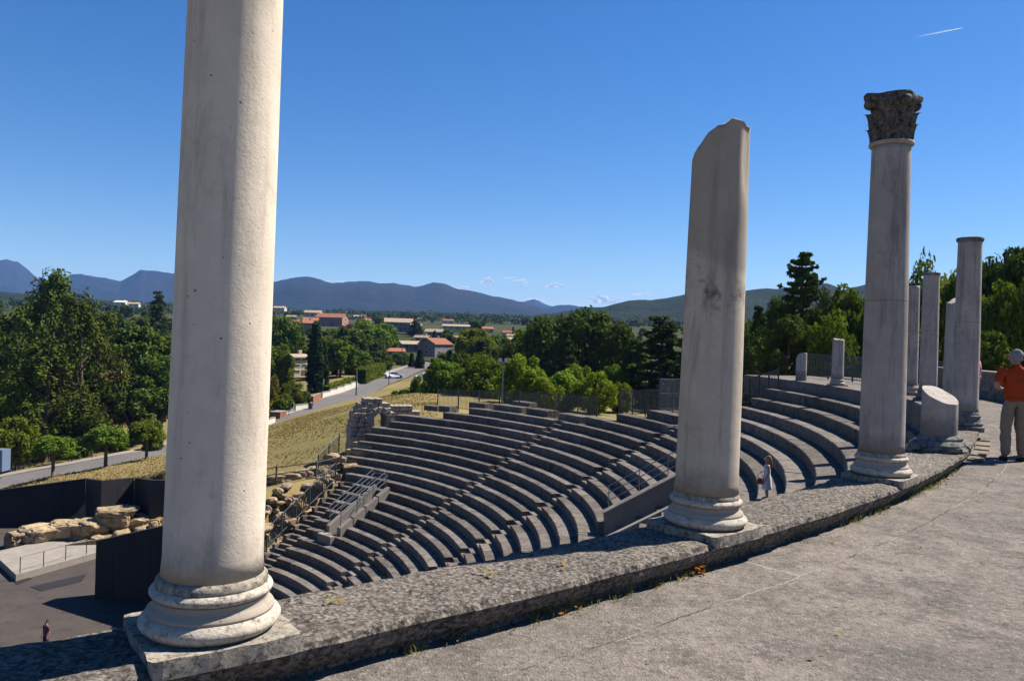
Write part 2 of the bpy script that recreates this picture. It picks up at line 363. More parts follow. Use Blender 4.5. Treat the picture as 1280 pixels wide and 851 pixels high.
# ------------------------------------------------------------------ terrain
road_pts = [at_d(-140,640,72), at_d(0,605,82), at_d(110,583,88), at_d(205,566,95), at_d(338,528,112), at_d(392,510,122), at_d(445,493,138), at_d(490,473,165), at_d(512,463,188), at_d(530,457,215), at_d(560,451,260)]
ctrl = [tuple(p) for p in road_pts]
for q in [(60,596,80),(180,572,88),(300,560,84),(340,549,67),(420,528,70),(430,508,84),(490,492,100),(520,490,90),(345,583,58),(415,578,56),(560,500,80),(640,500,85),(520,505,66),
          (250,520,130),(330,505,130),(380,478,150),(430,470,160)]: ctrl.append(tuple(at_d(*q)))
for th, r, z in [(30,34,-6.6),(45,34,-6.6),(55,34,-6.9),(30,60,-7.5),(45,60,-7.8),(18,36,-4.2),(8,38,-2.6),(0,40,-2.2),(-15,40,-2.2),(-35,40,-2.3),(-60,42,-2.5),(-90,42,-3),(-120,42,-5),(10,70,-4),(-20,70,-2),(-60,80,0),(-120,90,-2)]:
    ctrl.append(tuple(pol(r, th, z)))
for x, y, z in [(-60,55,-17.2),(-75,40,-17.5),(-60,10,-17.5),(-45,-20,-12),(-110,60,-18.5),(-120,100,-19),(-90,120,-17),(-150,150,-16),(0,150,-9),(60,150,-7),(110,120,-4),(90,40,0)]: ctrl.append((x,y,z))
for az, d, z in [(-40,300,-9),(-20,300,-5),(0,320,-3.5),(20,300,-4),(45,300,4),(-40,600,0),(-15,600,5),(0,600,6),(20,600,8),(45,600,15),(-40,1200,22),(-15,1200,24),(10,1200,26),(40,1200,40),(-40,3000,62),(0,3000,66),(40,3000,80),(90,300,6),(90,1000,20),(150,300,4),(150,1200,20),(-90,300,-16),(-90,1200,5),(-140,300,-10),(-140,1200,10),(0,6500,110),(-40,6500,105),(40,6500,110),(90,4000,60),(180,4000,60),(-90,4000,50)]:
    ctrl.append((d*math.sin(R(az)), d*math.cos(R(az)), z))
ctrl = np.array(ctrl)
def warp(P):                                   # compress far distances so that the spline stays tame
    P = np.atleast_2d(P)[:, :2]; d = np.hypot(P[:,0], P[:,1]-40)+1e-6; s = 60*np.log1p(d/60)/d
    return np.c_[P[:,0]*s, (P[:,1]-40)*s]
CW = warp(ctrl)
def _k(a, b):
    d = np.hypot(a[:,None,0]-b[None,:,0], a[:,None,1]-b[None,:,1]); return d**1.5*0+np.where(d > 0, d, 0)
_A = _k(CW, CW) + np.eye(len(CW))*-0.6
_n = len(CW); _S = np.zeros((_n+3, _n+3)); _S[:_n,:_n] = _A; _S[:_n,_n] = 1; _S[:_n,_n+1:] = CW; _S[_n,:_n] = 1; _S[_n+1:,:_n] = CW.T
_W = np.linalg.solve(_S, np.r_[ctrl[:,2], 0, 0, 0])
RP = np.array([(p.x, p.y) for p in road_pts])
def road_dist(P):
    best = np.full(len(P), 1e9)
    for i in range(len(RP)-1):
        a, d = RP[i], RP[i+1]-RP[i]; u = np.clip(((P-a)@d)/(d@d), 0, 1); q = a+u[:,None]*d
        best = np.minimum(best, np.hypot(*(P-q).T))
    return best
def terrain_raw(P):
    P = np.atleast_2d(np.asarray(P, float)); Q = warp(P); return _k(Q, CW)@_W[:_n]+_W[_n]+Q@_W[_n+1:]
def sstep(a, b, x): u = np.clip((x-a)/(b-a), 0, 1); return u*u*(3-2*u)
def terrain(P):
    P = np.atleast_2d(np.asarray(P, float))[:, :2]; z = terrain_raw(P)
    dx, dy = P[:,0]-OX, P[:,1]-OY; r = np.hypot(dx, dy); th = np.degrees(np.arctan2(dy, dx))
    # bowl of the theatre and its stage pit
    bowl = np.maximum(Z0+RH/TR*(r-R0)-1.6, FZ-.6)
    inb = sstep(61.5, 59, th)*sstep(-130, -126, th)
    rt = np.where(th > 31, 28.5, np.where(th > 14, 30.5, 33.6))
    wgt = inb*(1-sstep(rt, rt+2.2, r))
    z = z*(1-wgt)+bowl*wgt
    # stage pit: half plane on the stage side, as far as the back wall
    ux, uy = math.cos(R(60)), math.sin(R(60)); sx_, sy_ = -uy, ux
    a = dx*ux+dy*uy; s_ = dx*sx_+dy*sy_
    pit = sstep(-1.0, .5, s_)*(1-sstep(65.4, 66.4, P[:,1]))*(1-sstep(-.385*P[:,1]-.8, -.385*P[:,1]+.8, P[:,0]))*sstep(-74, -71, P[:,0])
    z = z*(1-pit)+(FZ-.6)*pit
    rd = road_dist(P); z = z-.22*(1-sstep(3.2, 4.6, rd))
    return z
def tz(x, y): return float(terrain([(x, y)])[0])
def hit(x, y, dmin=45.0, dmax=5500):
    v = ray(x, y); v = v/v.y; ds = np.geomspace(dmin, dmax, 500)
    T = terrain(np.c_[v.x*ds, v.y*ds]); g = v.z*ds-T
    for i in range(len(ds)-1):
        if g[i] > 0 >= g[i+1]:
            f = g[i]/(g[i]-g[i+1]); d = ds[i]+(ds[i+1]-ds[i])*f; return v*d
    return v*dmax
nr, na = 150, 300
rad = np.r_[np.linspace(2, 60, 75), np.geomspace(61.5, 9000, nr-75)]; an = np.linspace(0, 2*np.pi, na, endpoint=False)
RR, AA = np.meshgrid(rad, an, indexing='ij'); P = np.c_[(OX+RR*np.cos(AA)).ravel(), (OY+RR*np.sin(AA)).ravel()]
Z = terrain(P)
dd = np.hypot(P[:,0], P[:,1])
Z += np.array([fbm((x*.25, y*.25, 3), 4)*.16 if d < 260 else 0 for (x, y), d in zip(P, dd)])*(np.hypot(P[:,0]-OX, P[:,1]-OY) > 30)*(road_dist(P) > 5)
mb = MB(); mb.v = [(P[i,0], P[i,1], Z[i]) for i in range(len(P))] + [(OX, OY, FZ-.6)]
for i in range(nr-1):
    for j in range(na):
        k = (j+1) % na; mb.f.append((i*na+j, (i+1)*na+j, (i+1)*na+k, i*na+k))
for j in range(na): mb.f.append((len(P), j, (j+1) % na))
mb.build('ground', M['ground'], smooth=True, kind='structure')

# road
mb = MB(); pts = []
for i in range(len(road_pts)-1):
    for u in np.linspace(0, 1, 8, endpoint=False):
        p0 = road_pts[max(i-1,0)]; p1 = road_pts[i]; p2 = road_pts[i+1]; p3 = road_pts[min(i+2, len(road_pts)-1)]
        q = .5*((2*p1)+(p2-p0)*u+(2*p0-5*p1+4*p2-p3)*u*u+(3*p1-p0-3*p2+p3)*u**3); pts.append((q.x, q.y))
pts.append((road_pts[-1].x, road_pts[-1].y)); PA = np.array(pts)
tan = np.gradient(PA, axis=0); tan /= np.hypot(*tan.T)[:,None]; nor = np.c_[-tan[:,1], tan[:,0]]
def strip(mb, o0, o1, dz, thick=None):
    A_, B_ = PA+nor*o0, PA+nor*o1; zc = terrain_raw(PA); base = len(mb.v)
    for i in range(len(PA)):
        z = zc[i]+dz; mb.v += [(A_[i,0], A_[i,1], z), (B_[i,0], B_[i,1], z)]
    for i in range(len(PA)-1): mb.f.append((base+2*i+1, base+2*i, base+2*i+2, base+2*i+3))
    if thick:
        base2 = len(mb.v)
        mb.v += [(x, y, z-thick) for (x, y, z) in mb.v[base:base2]]
        for i in range(len(PA)-1):
            mb.f.append((base+2*i, base2+2*i, base2+2*i+2, base+2*i+2)); mb.f.append((base+2*i+3, base2+2*i+3, base2+2*i+1, base+2*i+1))
strip(mb, -2.7, 2.7, .02); mb.build('road', M['asphalt'], kind='structure')
mb = MB(); strip(mb, 2.72, 2.95, .13, .5); mb.build('road_kerb', M['conc'], kind='structure')
mb = MB(); strip(mb, 2.96, 4.2, .12, .5); mb.build('pavement', M['conc'], kind='structure')

# ------------------------------------------------------------------ mountains
def ridge(name, prof, d, depth, mat, seed, foot_y=None):
    xs = np.linspace(prof[0][0], prof[-1][0], 160); ys = np.interp(xs, [p[0] for p in prof], [p[1] for p in prof])
    mb = MB(); nd = 34
    for i, (x, y) in enumerate(zip(xs, ys)):
        y += fbm((x*.05, seed, 0), 5)*1.3
        top = at_d(x, y, d); dirn = Vector((top.x, top.y, 0)).normalized()
        for j in range(nd):
            u = j/(nd-1)*1.35              # 0 front foot ... 1 crest ... 1.35 back
            q = top+dirn*((u-1)*depth)
            base = 60+ (d-3000)*.012 if d > 2500 else tz(q.x, q.y)-5
            s = math.sin(min(u, 1)*math.pi/2)**1.25 if u <= 1 else 1-(u-1)*1.6
            h = base+(top.z-base)*s
            h += (top.z-base)*.30*fbm((q.x/depth*2.2, q.y/depth*2.2, seed), 5)*math.sin(min(u,1)*math.pi)
            mb.v.append((q.x, q.y, h))
    for i in range(len(xs)-1):
        for j in range(nd-1): mb.f.append((i*nd+j, (i+1)*nd+j, (i+1)*nd+j+1, i*nd+j+1))
    return mb.build(name, mat, smooth=True, kind='structure')
ridge('mountain', [(-140,352),(-60,340),(-20,331),(8,326),(22,330),(38,341),(50,352),(75,356),(120,362)], 5600, 1300, M['mount'], 1)
ridge('mountain', [(60,357),(88,347),(110,348),(135,350),(150,352),(162,346),(176,339),(190,341),(215,342),(260,345),(300,352),(340,362)], 5000, 1200, M['mount'], 2)
ridge('mountain', [(270,362),(310,357),(340,353),(368,350),(385,350),(400,353),(416,358),(432,357),(450,353),(462,354),(475,356),(492,355),(505,358),(518,360),(530,358),(542,355),(552,356),(568,361),(590,365),(612,371),(630,376),(650,381),(672,388),(700,396),(740,404)], 4300, 1300, M['mount'], 3)
ridge('mountain', [(600,392),(640,380),(655,377),(668,375),(676,379),(690,384),(720,390),(780,396)], 6600, 900, M['mount'], 4)
ridge('mountain', [(660,392),(685,384),(700,381),(730,383),(748,386),(790,392),(850,400)], 5600, 800, M['mount'], 5)
ridge('hill', [(640,402),(690,395),(730,390),(760,385),(785,379),(800,378),(830,377),(850,373),(862,370),(900,369),(935,368),(960,367),(985,366),(1010,364),(1035,362),(1045,364),(1052,368),(1070,366),(1100,362),(1180,360),(1290,362),(1420,372)], 1700, 700, M['hill'], 6)
ridge('hill', [(-160,372),(-60,366),(0,368),(60,372),(110,378),(160,384),(230,388),(300,394)], 1500, 600, M['hill'], 7)

# ------------------------------------------------------------------ theatre seating
cavea = thing('theatre_seating', 'curved grey stone seating tiers of the ancient theatre falling away below the columns', 'seating')
STAIRS = [31.74, 12.71]
SW = 0.42                                     # half width of a stair, metres
def top_k(th):
    if th > 52.5: return 5
    if th > 49: return 6
    if th > 27.8: return 7
    if th > 24: return 8
    if th > 20.5: return 9
    if th > 14.1: return 9
    if th > 8.2: return 9
    return 14
def end_th(k):
    if k >= 4: return 60.0
    if k >= -2: return 62.2
    return 58.4+(.3*math.sin(k*2.1))
def in_gap(k, a):                             # passages through the seats
    if 2 <= k <= 7 and -9.6 < a < -3.6: return True
    if -8 <= k <= -5 and 46.1 < a < 48.9: return True
    return False
nseg = 0
for k in range(-18, 15):
    r = rk(k); z = zk(k); cuts = {-42.0, end_th(k)}
    stair_here = [(s-math.degrees(SW/r), s+math.degrees(SW/r)) for s in STAIRS if k <= top_k(s)]
    if -14 <= k <= -4: stair_here.append((end_th(k)-math.degrees(1.15/r), end_th(k)-math.degrees(.25/r)))
    for a, b_ in stair_here: cuts |= {a, b_}
    for lim in (52.5, 49, 27.8, 24, 14.1, 8.2): cuts.add(lim)
    if 2 <= k <= 7: cuts |= {-9.6, -3.6}
    if -8 <= k <= -5: cuts |= {46.1, 48.9}
    cs = sorted(cuts)
    for a, b_ in zip(cs[:-1], cs[1:]):
        mid = (a+b_)/2
        if b_-a < .05 or k > top_k(mid) or in_gap(k, mid): continue
        if any(s0-1e-6 <= mid <= s1+1e-6 for s0, s1 in stair_here):
            g = math.degrees(.012/r)
            MB().arc(r+.37, r+TR+.10, z-.62, z+.002, a+g, b_-g, 1.0).build('stair_step', M['seat'], cavea)
            MB().arc(r+.012, r+.366, z-.66, z-RH/2, a+g, b_-g, 1.0).build('stair_step', M['seat'], cavea)
            continue
        L = R(b_-a)*r; n = max(1, int(round(L/4.3))); ed = np.linspace(a, b_, n+1)
        if n > 1: ed[1:-1] += rng.uniform(-.25, .25, n-1)*(b_-a)/n
        for e0, e1 in zip(ed[:-1], ed[1:]):
            dz = rng.uniform(-.016, .016); dr = rng.uniform(-.02, .02); g = math.degrees(.008/r)
            mb = MB(); st = 1.2; nn = max(2, int(math.ceil((e1-e0)/st)))
            zt = z+dz; prof = [(r+dr+.03, z-RH-.16), (r+dr, z-.10), (r+dr+.004, zt-.022), (r+dr+.024, zt), (r+TR*.5, zt+.004), (r+TR+.09, zt+.002), (r+TR+.09, z-RH-.16)]
            for i in range(nn+1):
                aa = e0+g+(e1-e0-2*g)*i/nn
                for (pr, pz) in prof:
                    q = pol(pr, aa, pz); o = fbm((q.x*1.3, q.y*1.3, q.z*1.3), 3)*.012
                    mb.v.append((q.x, q.y, q.z+o))
            np_ = len(prof)
            for i in range(nn):
                for j in range(np_):
                    j2 = (j+1) % np_; mb.f.append((i*np_+j2, i*np_+j, (i+1)*np_+j, (i+1)*np_+j2))
            mb.f.append(tuple(range(np_))); mb.f.append(tuple(nn*np_+j for j in reversed(range(np_))))
            mb.build('seat_row', M['seat'], cavea); nseg += 1
print('seat segments', nseg)
# loose upper blocks left of what used to be higher rows
for (k, a0, a1, h, dr) in [(8, 47.5, 50.5, .30, .1), (7, 52.7, 54.6, .34, .05), (7, 55.0, 57.4, .26, .1), (8, 40.5, 45.8, .36, .0), (9, 41, 44.2, .2, .2), (8, 35.5, 39.5, .38, .0), (8, 29.0, 33.4, .36, .05),
                           (10, 14.4, 20.2, .40, .0), (9, 52.6, 52.61, .1, 0)]:
    if a1-a0 < .1: continue
    MB().arc(rk(k)+dr, rk(k)+TR+.2, zk(k)-.5, zk(k-1)+h+.0, a0, a1, .8).build('coping_block', M['seat'], cavea)
MB().arc(rk(9)-.02, rk(9)+1.6, zk(7), zk(8)+.36, 13.0, 14.6, .8).build('pier', M['seat'], cavea)
MB().arc(rk(10)+.72, rk(10)+2.2, zk(7), zk(10)-.02, 14.6, 20.0, .8).build('pier', M['seat'], cavea)
# right-hand passage: side wall with sloping coping
def radial_wall(a, th_m, k0, k1, up0, up1, low, mat, name, parent):
    mb = MB(); n = 8; base = 0
    for i in range(n+1):
        r = rk(k0)+(rk(k1)-rk(k0))*i/n; u = i/n; zt = cone(r)+up0+(up1-up0)*u; da = math.degrees(th_m/2/r)
        mb.v += [tuple(pol(r, a-da, low)), tuple(pol(r, a+da, low)), tuple(pol(r, a+da, zt)), tuple(pol(r, a-da, zt))]
    for i in range(n):
        for j in range(4): mb.f.append((i*4+j, i*4+(j+1) % 4, (i+1)*4+(j+1) % 4, (i+1)*4+j))
    mb.f.append((3,2,1,0)); e = n*4; mb.f.append((e,e+1,e+2,e+3))
    return mb.build(name, mat, parent)
def radial_rails(a, k0, k1, ups, extra, root, rad=.022, nposts=4):
    for u in ups:
        MB().tube([pol(rk(k0), a, cone(rk(k0))+u+extra), pol(rk(k1), a, cone(rk(k1))+u+extra)], rad, 6).build('rail', M['steel'], root)
    for i in range(nposts):
        k = k0+(k1-k0)*i/(nposts-1); r = rk(k)
        MB().tube([pol(r, a, cone(r)+extra-.1), pol(r, a, cone(r)+extra+max(ups)+.02)], rad, 6).build('post', M['steel'], root)
radial_wall(-3.2, .38, 2.35, 7.6, .18, .18, zk(1)-1.2, M['conc'], 'passage_wall', cavea)
mb = MB(); n = 8
for i in range(n+1):
    r = rk(2.3)+(rk(7.6)-rk(2.3))*i/n; zt = cone(r)+.184; da = math.degrees(.25/r)
    mb.v += [tuple(pol(r, -3.2-da, zt)), tuple(pol(r, -3.2+da, zt)), tuple(pol(r, -3.2+da, zt+.11)), tuple(pol(r, -3.2-da, zt+.11))]
for i in range(n):
    for j in range(4): mb.f.append((i*4+j, i*4+(j+1) % 4, (i+1)*4+(j+1) % 4, (i+1)*4+j))
mb.f.append((3,2,1,0)); e = n*4; mb.f.append((e,e+1,e+2,e+3)); mb.build('passage_coping', M['conc'], cavea)
radial_wall(-10.0, .35, 1.2, 8.0, .02, .02, zk(1)-1.2, M['conc'], 'passage_wall', cavea)
for k in range(0, 8): MB().arc(rk(k), rk(k+1)+.04, zk(k)-1.6, zk(k)-.50, -9.6, -3.62, 1.0).build('passage_step', M['seat'], cavea)
hr = thing('handrail', 'steel handrail of parallel tubes on the sloping wall behind the broken column', 'handrail', pol(rk(4), -2.7, zk(4)))
for u in (.25, .55, .85, 1.12):
    MB().tube([pol(rk(2.5), -2.7, cone(rk(2.5))+u), pol(rk(7.4), -2.7, cone(rk(7.4))+u)], .02, 6).build('rail', M['steel'], hr, world=True)
for k in (2.6, 4.2, 5.7, 7.2): MB().tube([pol(rk(k), -2.7, cone(rk(k))), pol(rk(k), -2.7, cone(rk(k))+1.14)], .02, 6).build('post', M['steel'], hr, world=True)
# left-hand passage box with ramp walls
for a, nm in ((45.85, 'passage_wall'), (49.2, 'passage_wall')):
    radial_wall(a, .30, -8.6, -3.9, .24, .24, zk(-9)-.6, M['conc'], nm, cavea)
for kk in (-8.6, -7.4, -6.2, -5.0):
    radial_wall(45.85, .335, kk+.04, kk+1.1, .28, .28, zk(-9)-.5, M['conc'], 'wall_panel', cavea)
MB().arc(rk(-8.8), rk(-3.8), zk(-9)-1, zk(-9)-.3, 46.1, 48.95, 1.0, zk(-5)-.4).build('passage_floor', M['conc'], cavea)
MB().arc(rk(-9.4), rk(-8.7), zk(-10)-.2, zk(-9)+.05, 45.5, 49.8, 1.0).build('landing', M['conc'], cavea)
hr = thing('handrail', 'pair of steel tube handrails running down the concrete ramp in the left seats', 'handrail', pol(rk(-6), 47.5, zk(-6)))
for a in (45.85, 49.2):
    for u in (.7, 1.0, 1.3):
        MB().tube([pol(rk(-8.5), a, cone(rk(-8.5))+u), pol(rk(-4.0), a, cone(rk(-4.0))+u)], .026, 6).build('rail', M['steel'], hr, world=True)
    for k in (-8.4, -6.9, -5.4, -4.1): MB().tube([pol(rk(k), a, cone(rk(k))+.3), pol(rk(k), a, cone(rk(k))+1.32)], .024, 6).build('post', M['steel'], hr, world=True)
for u in (.7, 1.0, 1.3): MB().tube([pol(rk(-4.0), 45.85, cone(rk(-4))+u), pol(rk(-3.8), 47.5, cone(rk(-4))+u), pol(rk(-4.0), 49.2, cone(rk(-4))+u)], .026, 6).build('rail', M['steel'], hr, world=True)

# orchestra / stage floor
mb = MB()
ux, uy = math.cos(R(60)), math.sin(R(60))
def stg(a, s, z): return Vector((OX+a*ux-s*uy, OY+a*uy+s*ux, z))
mb.add([stg(-36,-1,FZ), stg(36,-1,FZ), stg(36,38,FZ), stg(-36,38,FZ)], [(0,1,2,3)])
n = 40; base = len(mb.v); mb.v.append((OX, OY, FZ))
for i in range(n+1): mb.v.append(tuple(pol(16.5, -125+186*i/n, FZ-.004)))
for i in range(n): mb.f.append((base, base+1+i, base+2+i))
mb.build('stage_floor', M['stagefloor'], kind='structure')

# ------------------------------------------------------------------ ledge (stylobate) and walkway
def ledge(name, a0, a1, rin, rout, zt, zb_in, step, mat, chip=None):
    n = int((a1-a0)/step)
    prof = [(rin+.05, zb_in)]
    prof += [(rin, zb_in*.5+zt*.5), (rin, zt-.05), (rin+.02, zt-.012)]
    m_ = max(4, int((rout-rin)/.035))
    prof += [(rin+.03+(rout-rin-.06)*i/m_, zt) for i in range(m_+1)]
    prof += [(rout-.012, zt-.012), (rout, zt-.035), (rout-.02, zt-.08), (rout-.05, zt-.125), (rout-.09, zt-.165), (rout-.11, WZ-.08)]
    mb = MB(); k = len(prof)
    for i in range(n+1):
        a = a0+(a1-a0)*i/n
        for (pr, pz) in prof:
            q = pol(pr, a, pz); s = .014 if pz > zt-.01 else .035
            if pz < zt-.3: s = .03
            d1 = fbm((q.x*5, q.y*5, q.z*5), 5)*s
            edge = 1 if abs(pr-rout) < .13 else 0
            e = fbm((q.x*1.6, q.y*1.6, 7), 3)*.022*edge
            q2 = pol(pr+d1*.8*edge+e, a, pz+d1*(1 if pz > zt-.02 else .3))
            mb.v.append(tuple(q2))
    for i in range(n):
        for j in range(k-1): mb.f.append((i*k+j+1, i*k+j, (i+1)*k+j, (i+1)*k+j+1))
    mb.f.append(tuple(range(k))); mb.f.append(tuple(n*k+j for j in reversed(range(k))))
    return mb.build(name, mat, smooth=False, kind='structure')
ledge('ledge', -57, -35.9, 34.2, 34.85, BZ, -3.4, .042, M['ledge'])
ledge('ledge', -80, -57.02, 34.2, 34.85, BZ, -3.4, .3, M['ledge'])
ledge('ledge', -35.0, -9.0, 34.12, 34.80, BZ-.01, -2.9, .1, M['ledge'])
MB().arc(34.16, 34.74, -3.0, WZ-.02, -35.95, -34.95, .3).build('ledge', M['ledge'], kind='structure')
mb = MB(); rs = np.linspace(34.55, 40.5, 24); as_ = np.linspace(-82, -8.9, 420)
for a in as_:
    for r in rs: mb.v.append(tuple(pol(r, a, WZ+fbm((r*.7, a*.6, 0), 3)*.012)))
for i in range(len(as_)-1):
    for j in range(len(rs)-1): k = len(rs); mb.f.append((i*k+j, i*k+j+1, (i+1)*k+j+1, (i+1)*k+j))
mb.build('walkway', M['walk'], smooth=True, kind='structure')
MB().arc(34.58, 40.5, -2.6, -1.625, -8.9, 14, 1.0).build('walkway', M['walk'], kind='structure')
# curved broken edge of the ledge where it stops beside the stump
cu = thing('kerb_stone', 'curved row of kerb stones set in the walkway beside the slanted stump', 'kerb', pol(34.95, -33.2, WZ))
for i in range(7):
    a = -35.6+i*.78
    o = MB().arc(34.78, 34.98, WZ-.05, WZ+.035+.02*math.sin(i*2.1), a+.03, a+.74, .3).build('stone', M['old'], cu, world=True)

# ------------------------------------------------------------------ columns
def rough_top(h, tilt=(0,0), amp=.06, seed=0, top_z=None):
    def fn(p):
        if p.z > h-.55:
            lim = h+p.x*tilt[0]+p.y*tilt[1]+amp*fbm((p.x*5, p.y*5, seed), 4)
            if p.z > lim: p.z = lim
        return p
    return fn
def shaft_mesh(rb, rt, h0, h, n=56, fn=None, rings=40, notch=None):
    mb = MB(); prof = []
    for i in range(rings+1):
        u = i/rings; z = h0+(h-h0)*u
        rad_ = rb+(rt-rb)*(u**1.25)
        if u < .02: rad_ = rb+.006*(1-u/.02)
        prof.append((rad_, z))
    prof += [(rt*.8, h), (rt*.5, h), (rt*.2, h)]
    def g(p):
        s = 1+.006*fbm((p.x*3, p.y*3, p.z*1.2), 4); p.x *= s; p.y *= s
        if notch: p = notch(p)
        return fn(p) if fn else p
    return mb.lathe(prof, n, g)
def attic_base(root, mat, alt, clean):
    if True:
        hs = .316; bm_ = bmesh.new()
        bmesh.ops.create_grid(bm_, x_segments=1, y_segments=1, size=1); bm_.free()
        mb = MB()
        g = 14
        vs = {}
        def vid(i, j, kk):
            key = (i, j, kk)
            if key not in vs:
                p = Vector((-hs+2*hs*i/g, -hs+2*hs*j/g, -.03 if kk == 0 else .052 if kk == 2 else .03))
                e = fbm((p.x*7, p.y*7, p.z*7+3), 4)*.008
                if kk == 2: p.z += e*.5
                if i in (0, g): p.x += e
                if j in (0, g): p.y += e
                if i in (0, g) and j in (0, g): p.x *= .975; p.y *= .975
                vs[key] = len(mb.v); mb.v.append(tuple(p))
            return vs[key]
        for i in range(g):
            for j in range(g): mb.f.append((vid(i,j,2), vid(i+1,j,2), vid(i+1,j+1,2), vid(i,j+1,2)))
        for i in range(g):
            for kk in (0, 1):
                mb.f.append((vid(i,0,kk), vid(i+1,0,kk), vid(i+1,0,kk+1), vid(i,0,kk+1)))
                mb.f.append((vid(i+1,g,kk), vid(i,g,kk), vid(i,g,kk+1), vid(i+1,g,kk+1)))
                mb.f.append((vid(0,i+1,kk), vid(0,i,kk), vid(0,i,kk+1), vid(0,i+1,kk+1)))
                mb.f.append((vid(g,i,kk), vid(g,i+1,kk), vid(g,i+1,kk+1), vid(g,i,kk+1)))
        mb.build('plinth', alt, root)
    def tor(r, z0, z1, bulge, n=7):
        return [(r-bulge+bulge*math.sin(math.pi*i/n), z0+(z1-z0)*i/n) for i in range(n+1)]
    def rough(p):
        s = (1+.007*fbm((p.x*6, p.y*6, p.z*8), 4))*.945; p.x *= s; p.y *= s; p.z *= .885; return p
    MB().lathe(tor(.325, .058, .158, .040), 56, rough).build('lower_torus', mat, root, smooth=True)
    MB().lathe([(.290,.155),(.290,.170),(.268,.188),(.258,.208),(.262,.226),(.270,.232)], 56, rough).build('scotia', clean, root, smooth=True)
    MB().lathe(tor(.283, .230, .288, .024), 56, rough).build('upper_torus', mat, root, smooth=True)
    MB().lathe([(.256,.286),(.259,.296),(.254,.318),(.239,.336)], 56, rough).build('fillet', alt, root, smooth=True)
def lean(root, deg):                          # the old shafts stand a little out of plumb
    q = Quaternion((0, 1, 0), R(deg)) @ Quaternion((0, 0, 1), root.rotation_euler.z)
    root.rotation_mode = 'QUATERNION'; root.rotation_quaternion = q
def ring_col(a, label, h, rb=.235, rt=.212, mat='shaft', fn=None, r=34.55, z=BZ, notch=None, base=True, rz=None, mat_b='base', cat='column'):
    root = thing('stone_column', label, cat, pol(r, a, z), R(a)+math.pi/2 if rz is None else rz)
    if base: attic_base(root, M[mat_b], M['base_dark'] if mat_b == 'base' else M[mat_b], M['shaft'] if mat_b == 'base' else M[mat_b])
    shaft_mesh(rb, rt, .292 if base else 0, h, fn=fn, notch=notch).build('shaft', M[mat], root, smooth=True)
    return root
c1 = ring_col(-53.85, 'tall pale limestone column nearest the camera, its top outside the picture', 3.95, .218, .198)
lean(c1, .75)
# broken column: slanted jagged top and a spalled flank on its right
def c2_notch(p):
    if p.z > 2.45:
        ax = math.atan2(p.y, p.x); d = abs((ax-R(-78)+math.pi) % (2*math.pi)-math.pi)
        wv = max(0, 1-abs(p.z-2.78)/.34); k = max(0, 1-d/.42)
        f = 1-.10*min(1, 2.2*k*wv)*(1+.25*fbm((p.x*9, p.y*9, p.z*7), 4)); p.x *= f; p.y *= f
    return p
def c2_top(p):
    if p.z > 2.3:
        q = .56*p.x-.83*p.y; u_ = max(0, .07-q); lim = 3.03-2.7*u_*u_-.15*u_+.045*fbm((p.x*9, p.y*9, 4), 5)-.05*max(0, q-.13)/.07*(.5+.5*fbm((p.x*14, p.y*14, 8), 2))
        if p.z > lim: p.z = lim
    return p
c2 = ring_col(-47.80, 'broken pale column with jagged slanting top, second from the camera', 3.09, .232, .205, 'shaft_mended', fn=c2_top, notch=c2_notch)
lean(c2, .7)
c3 = ring_col(-41.9, 'grey column still carrying its carved dark capital', 3.56, .226, .192, 'shaft_grey')
# capital: two tiers of curled leaves under a hollow-sided slab
cp = MB()
def bell(p):
    return p
MB().lathe([(.205,3.545),(.222,3.555),(.224,3.585),(.205,3.595)], 40).build('astragal', M['shaft_grey'], c3, smooth=True)
cap = MB().lathe([(.185,3.59),(.185,3.70),(.188,3.82),(.20,3.92),(.228,4.0),(.235,4.02)], 40, lambda p: p*(1+.02*fbm((p.x*8,p.y*8,p.z*8),3))).build('capital', M['capital'], c3, smooth=True)
def leaf_mb(h, wid, out):
    mb = MB(); n = 9; base = 0
    for i in range(n+1):
        u = i/n; ww = wid*(math.sin(math.pi*min(1, .30+u*.72))**.7)*(1 if u < .95 else .6)
        y = .012+.05*u*u+out*max(0, u-.62)**2*1.9; zz = h*u-(max(0, u-.8)*h*1.0)
        for j in range(7):
            x = (j/6-.5)*2; lob = 1+.16*math.sin(u*26)*abs(x)
            mb.v.append((x*ww*lob, y+.028*(1-abs(x))+(.014 if j == 3 else 0)-.02*x*x, zz))
    for i in range(n):
        for j in range(6): mb.f.append((i*7+j, i*7+j+1, (i+1)*7+j+1, (i+1)*7+j))
    nv = len(mb.v); mb.v += [(x, y-.03, z) for x, y, z in mb.v]
    for i in range(n):
        for j in range(6): mb.f.append((nv+i*7+j+1, nv+i*7+j, nv+(i+1)*7+j, nv+(i+1)*7+j+1))
    for i in range(n): mb.f.append((i*7, (i+1)*7, nv+(i+1)*7, nv+i*7)); mb.f.append(((i+1)*7+6, i*7+6, nv+i*7+6, nv+(i+1)*7+6))
    return mb
l1 = leaf_mb(.21, .058, .17).mesh('leaf', True); l2 = leaf_mb(.21, .058, .18).mesh('leaf', True); vol = None
def put(me, name, ang_, rr_, zz, parent, mat, sc=1.0):
    o = link(name, me, mat, parent, (rr_*math.sin(-ang_), rr_*math.cos(-ang_), zz), ang_)
    o.scale = (sc,)*3; return o
for i in range(8):
    put(l1, 'leaf', i*math.pi/4, .172, 3.60, cap, M['capital'], rng.uniform(.9,1.05)); put(l2, 'leaf', (i+.5)*math.pi/4, .175, 3.74, cap, M['capital'], rng.uniform(.9,1.08))
vm = MB().lathe([(.02,-.045),(.05,-.045),(.058,-.02),(.058,.02),(.05,.045),(.02,.045)], 14)
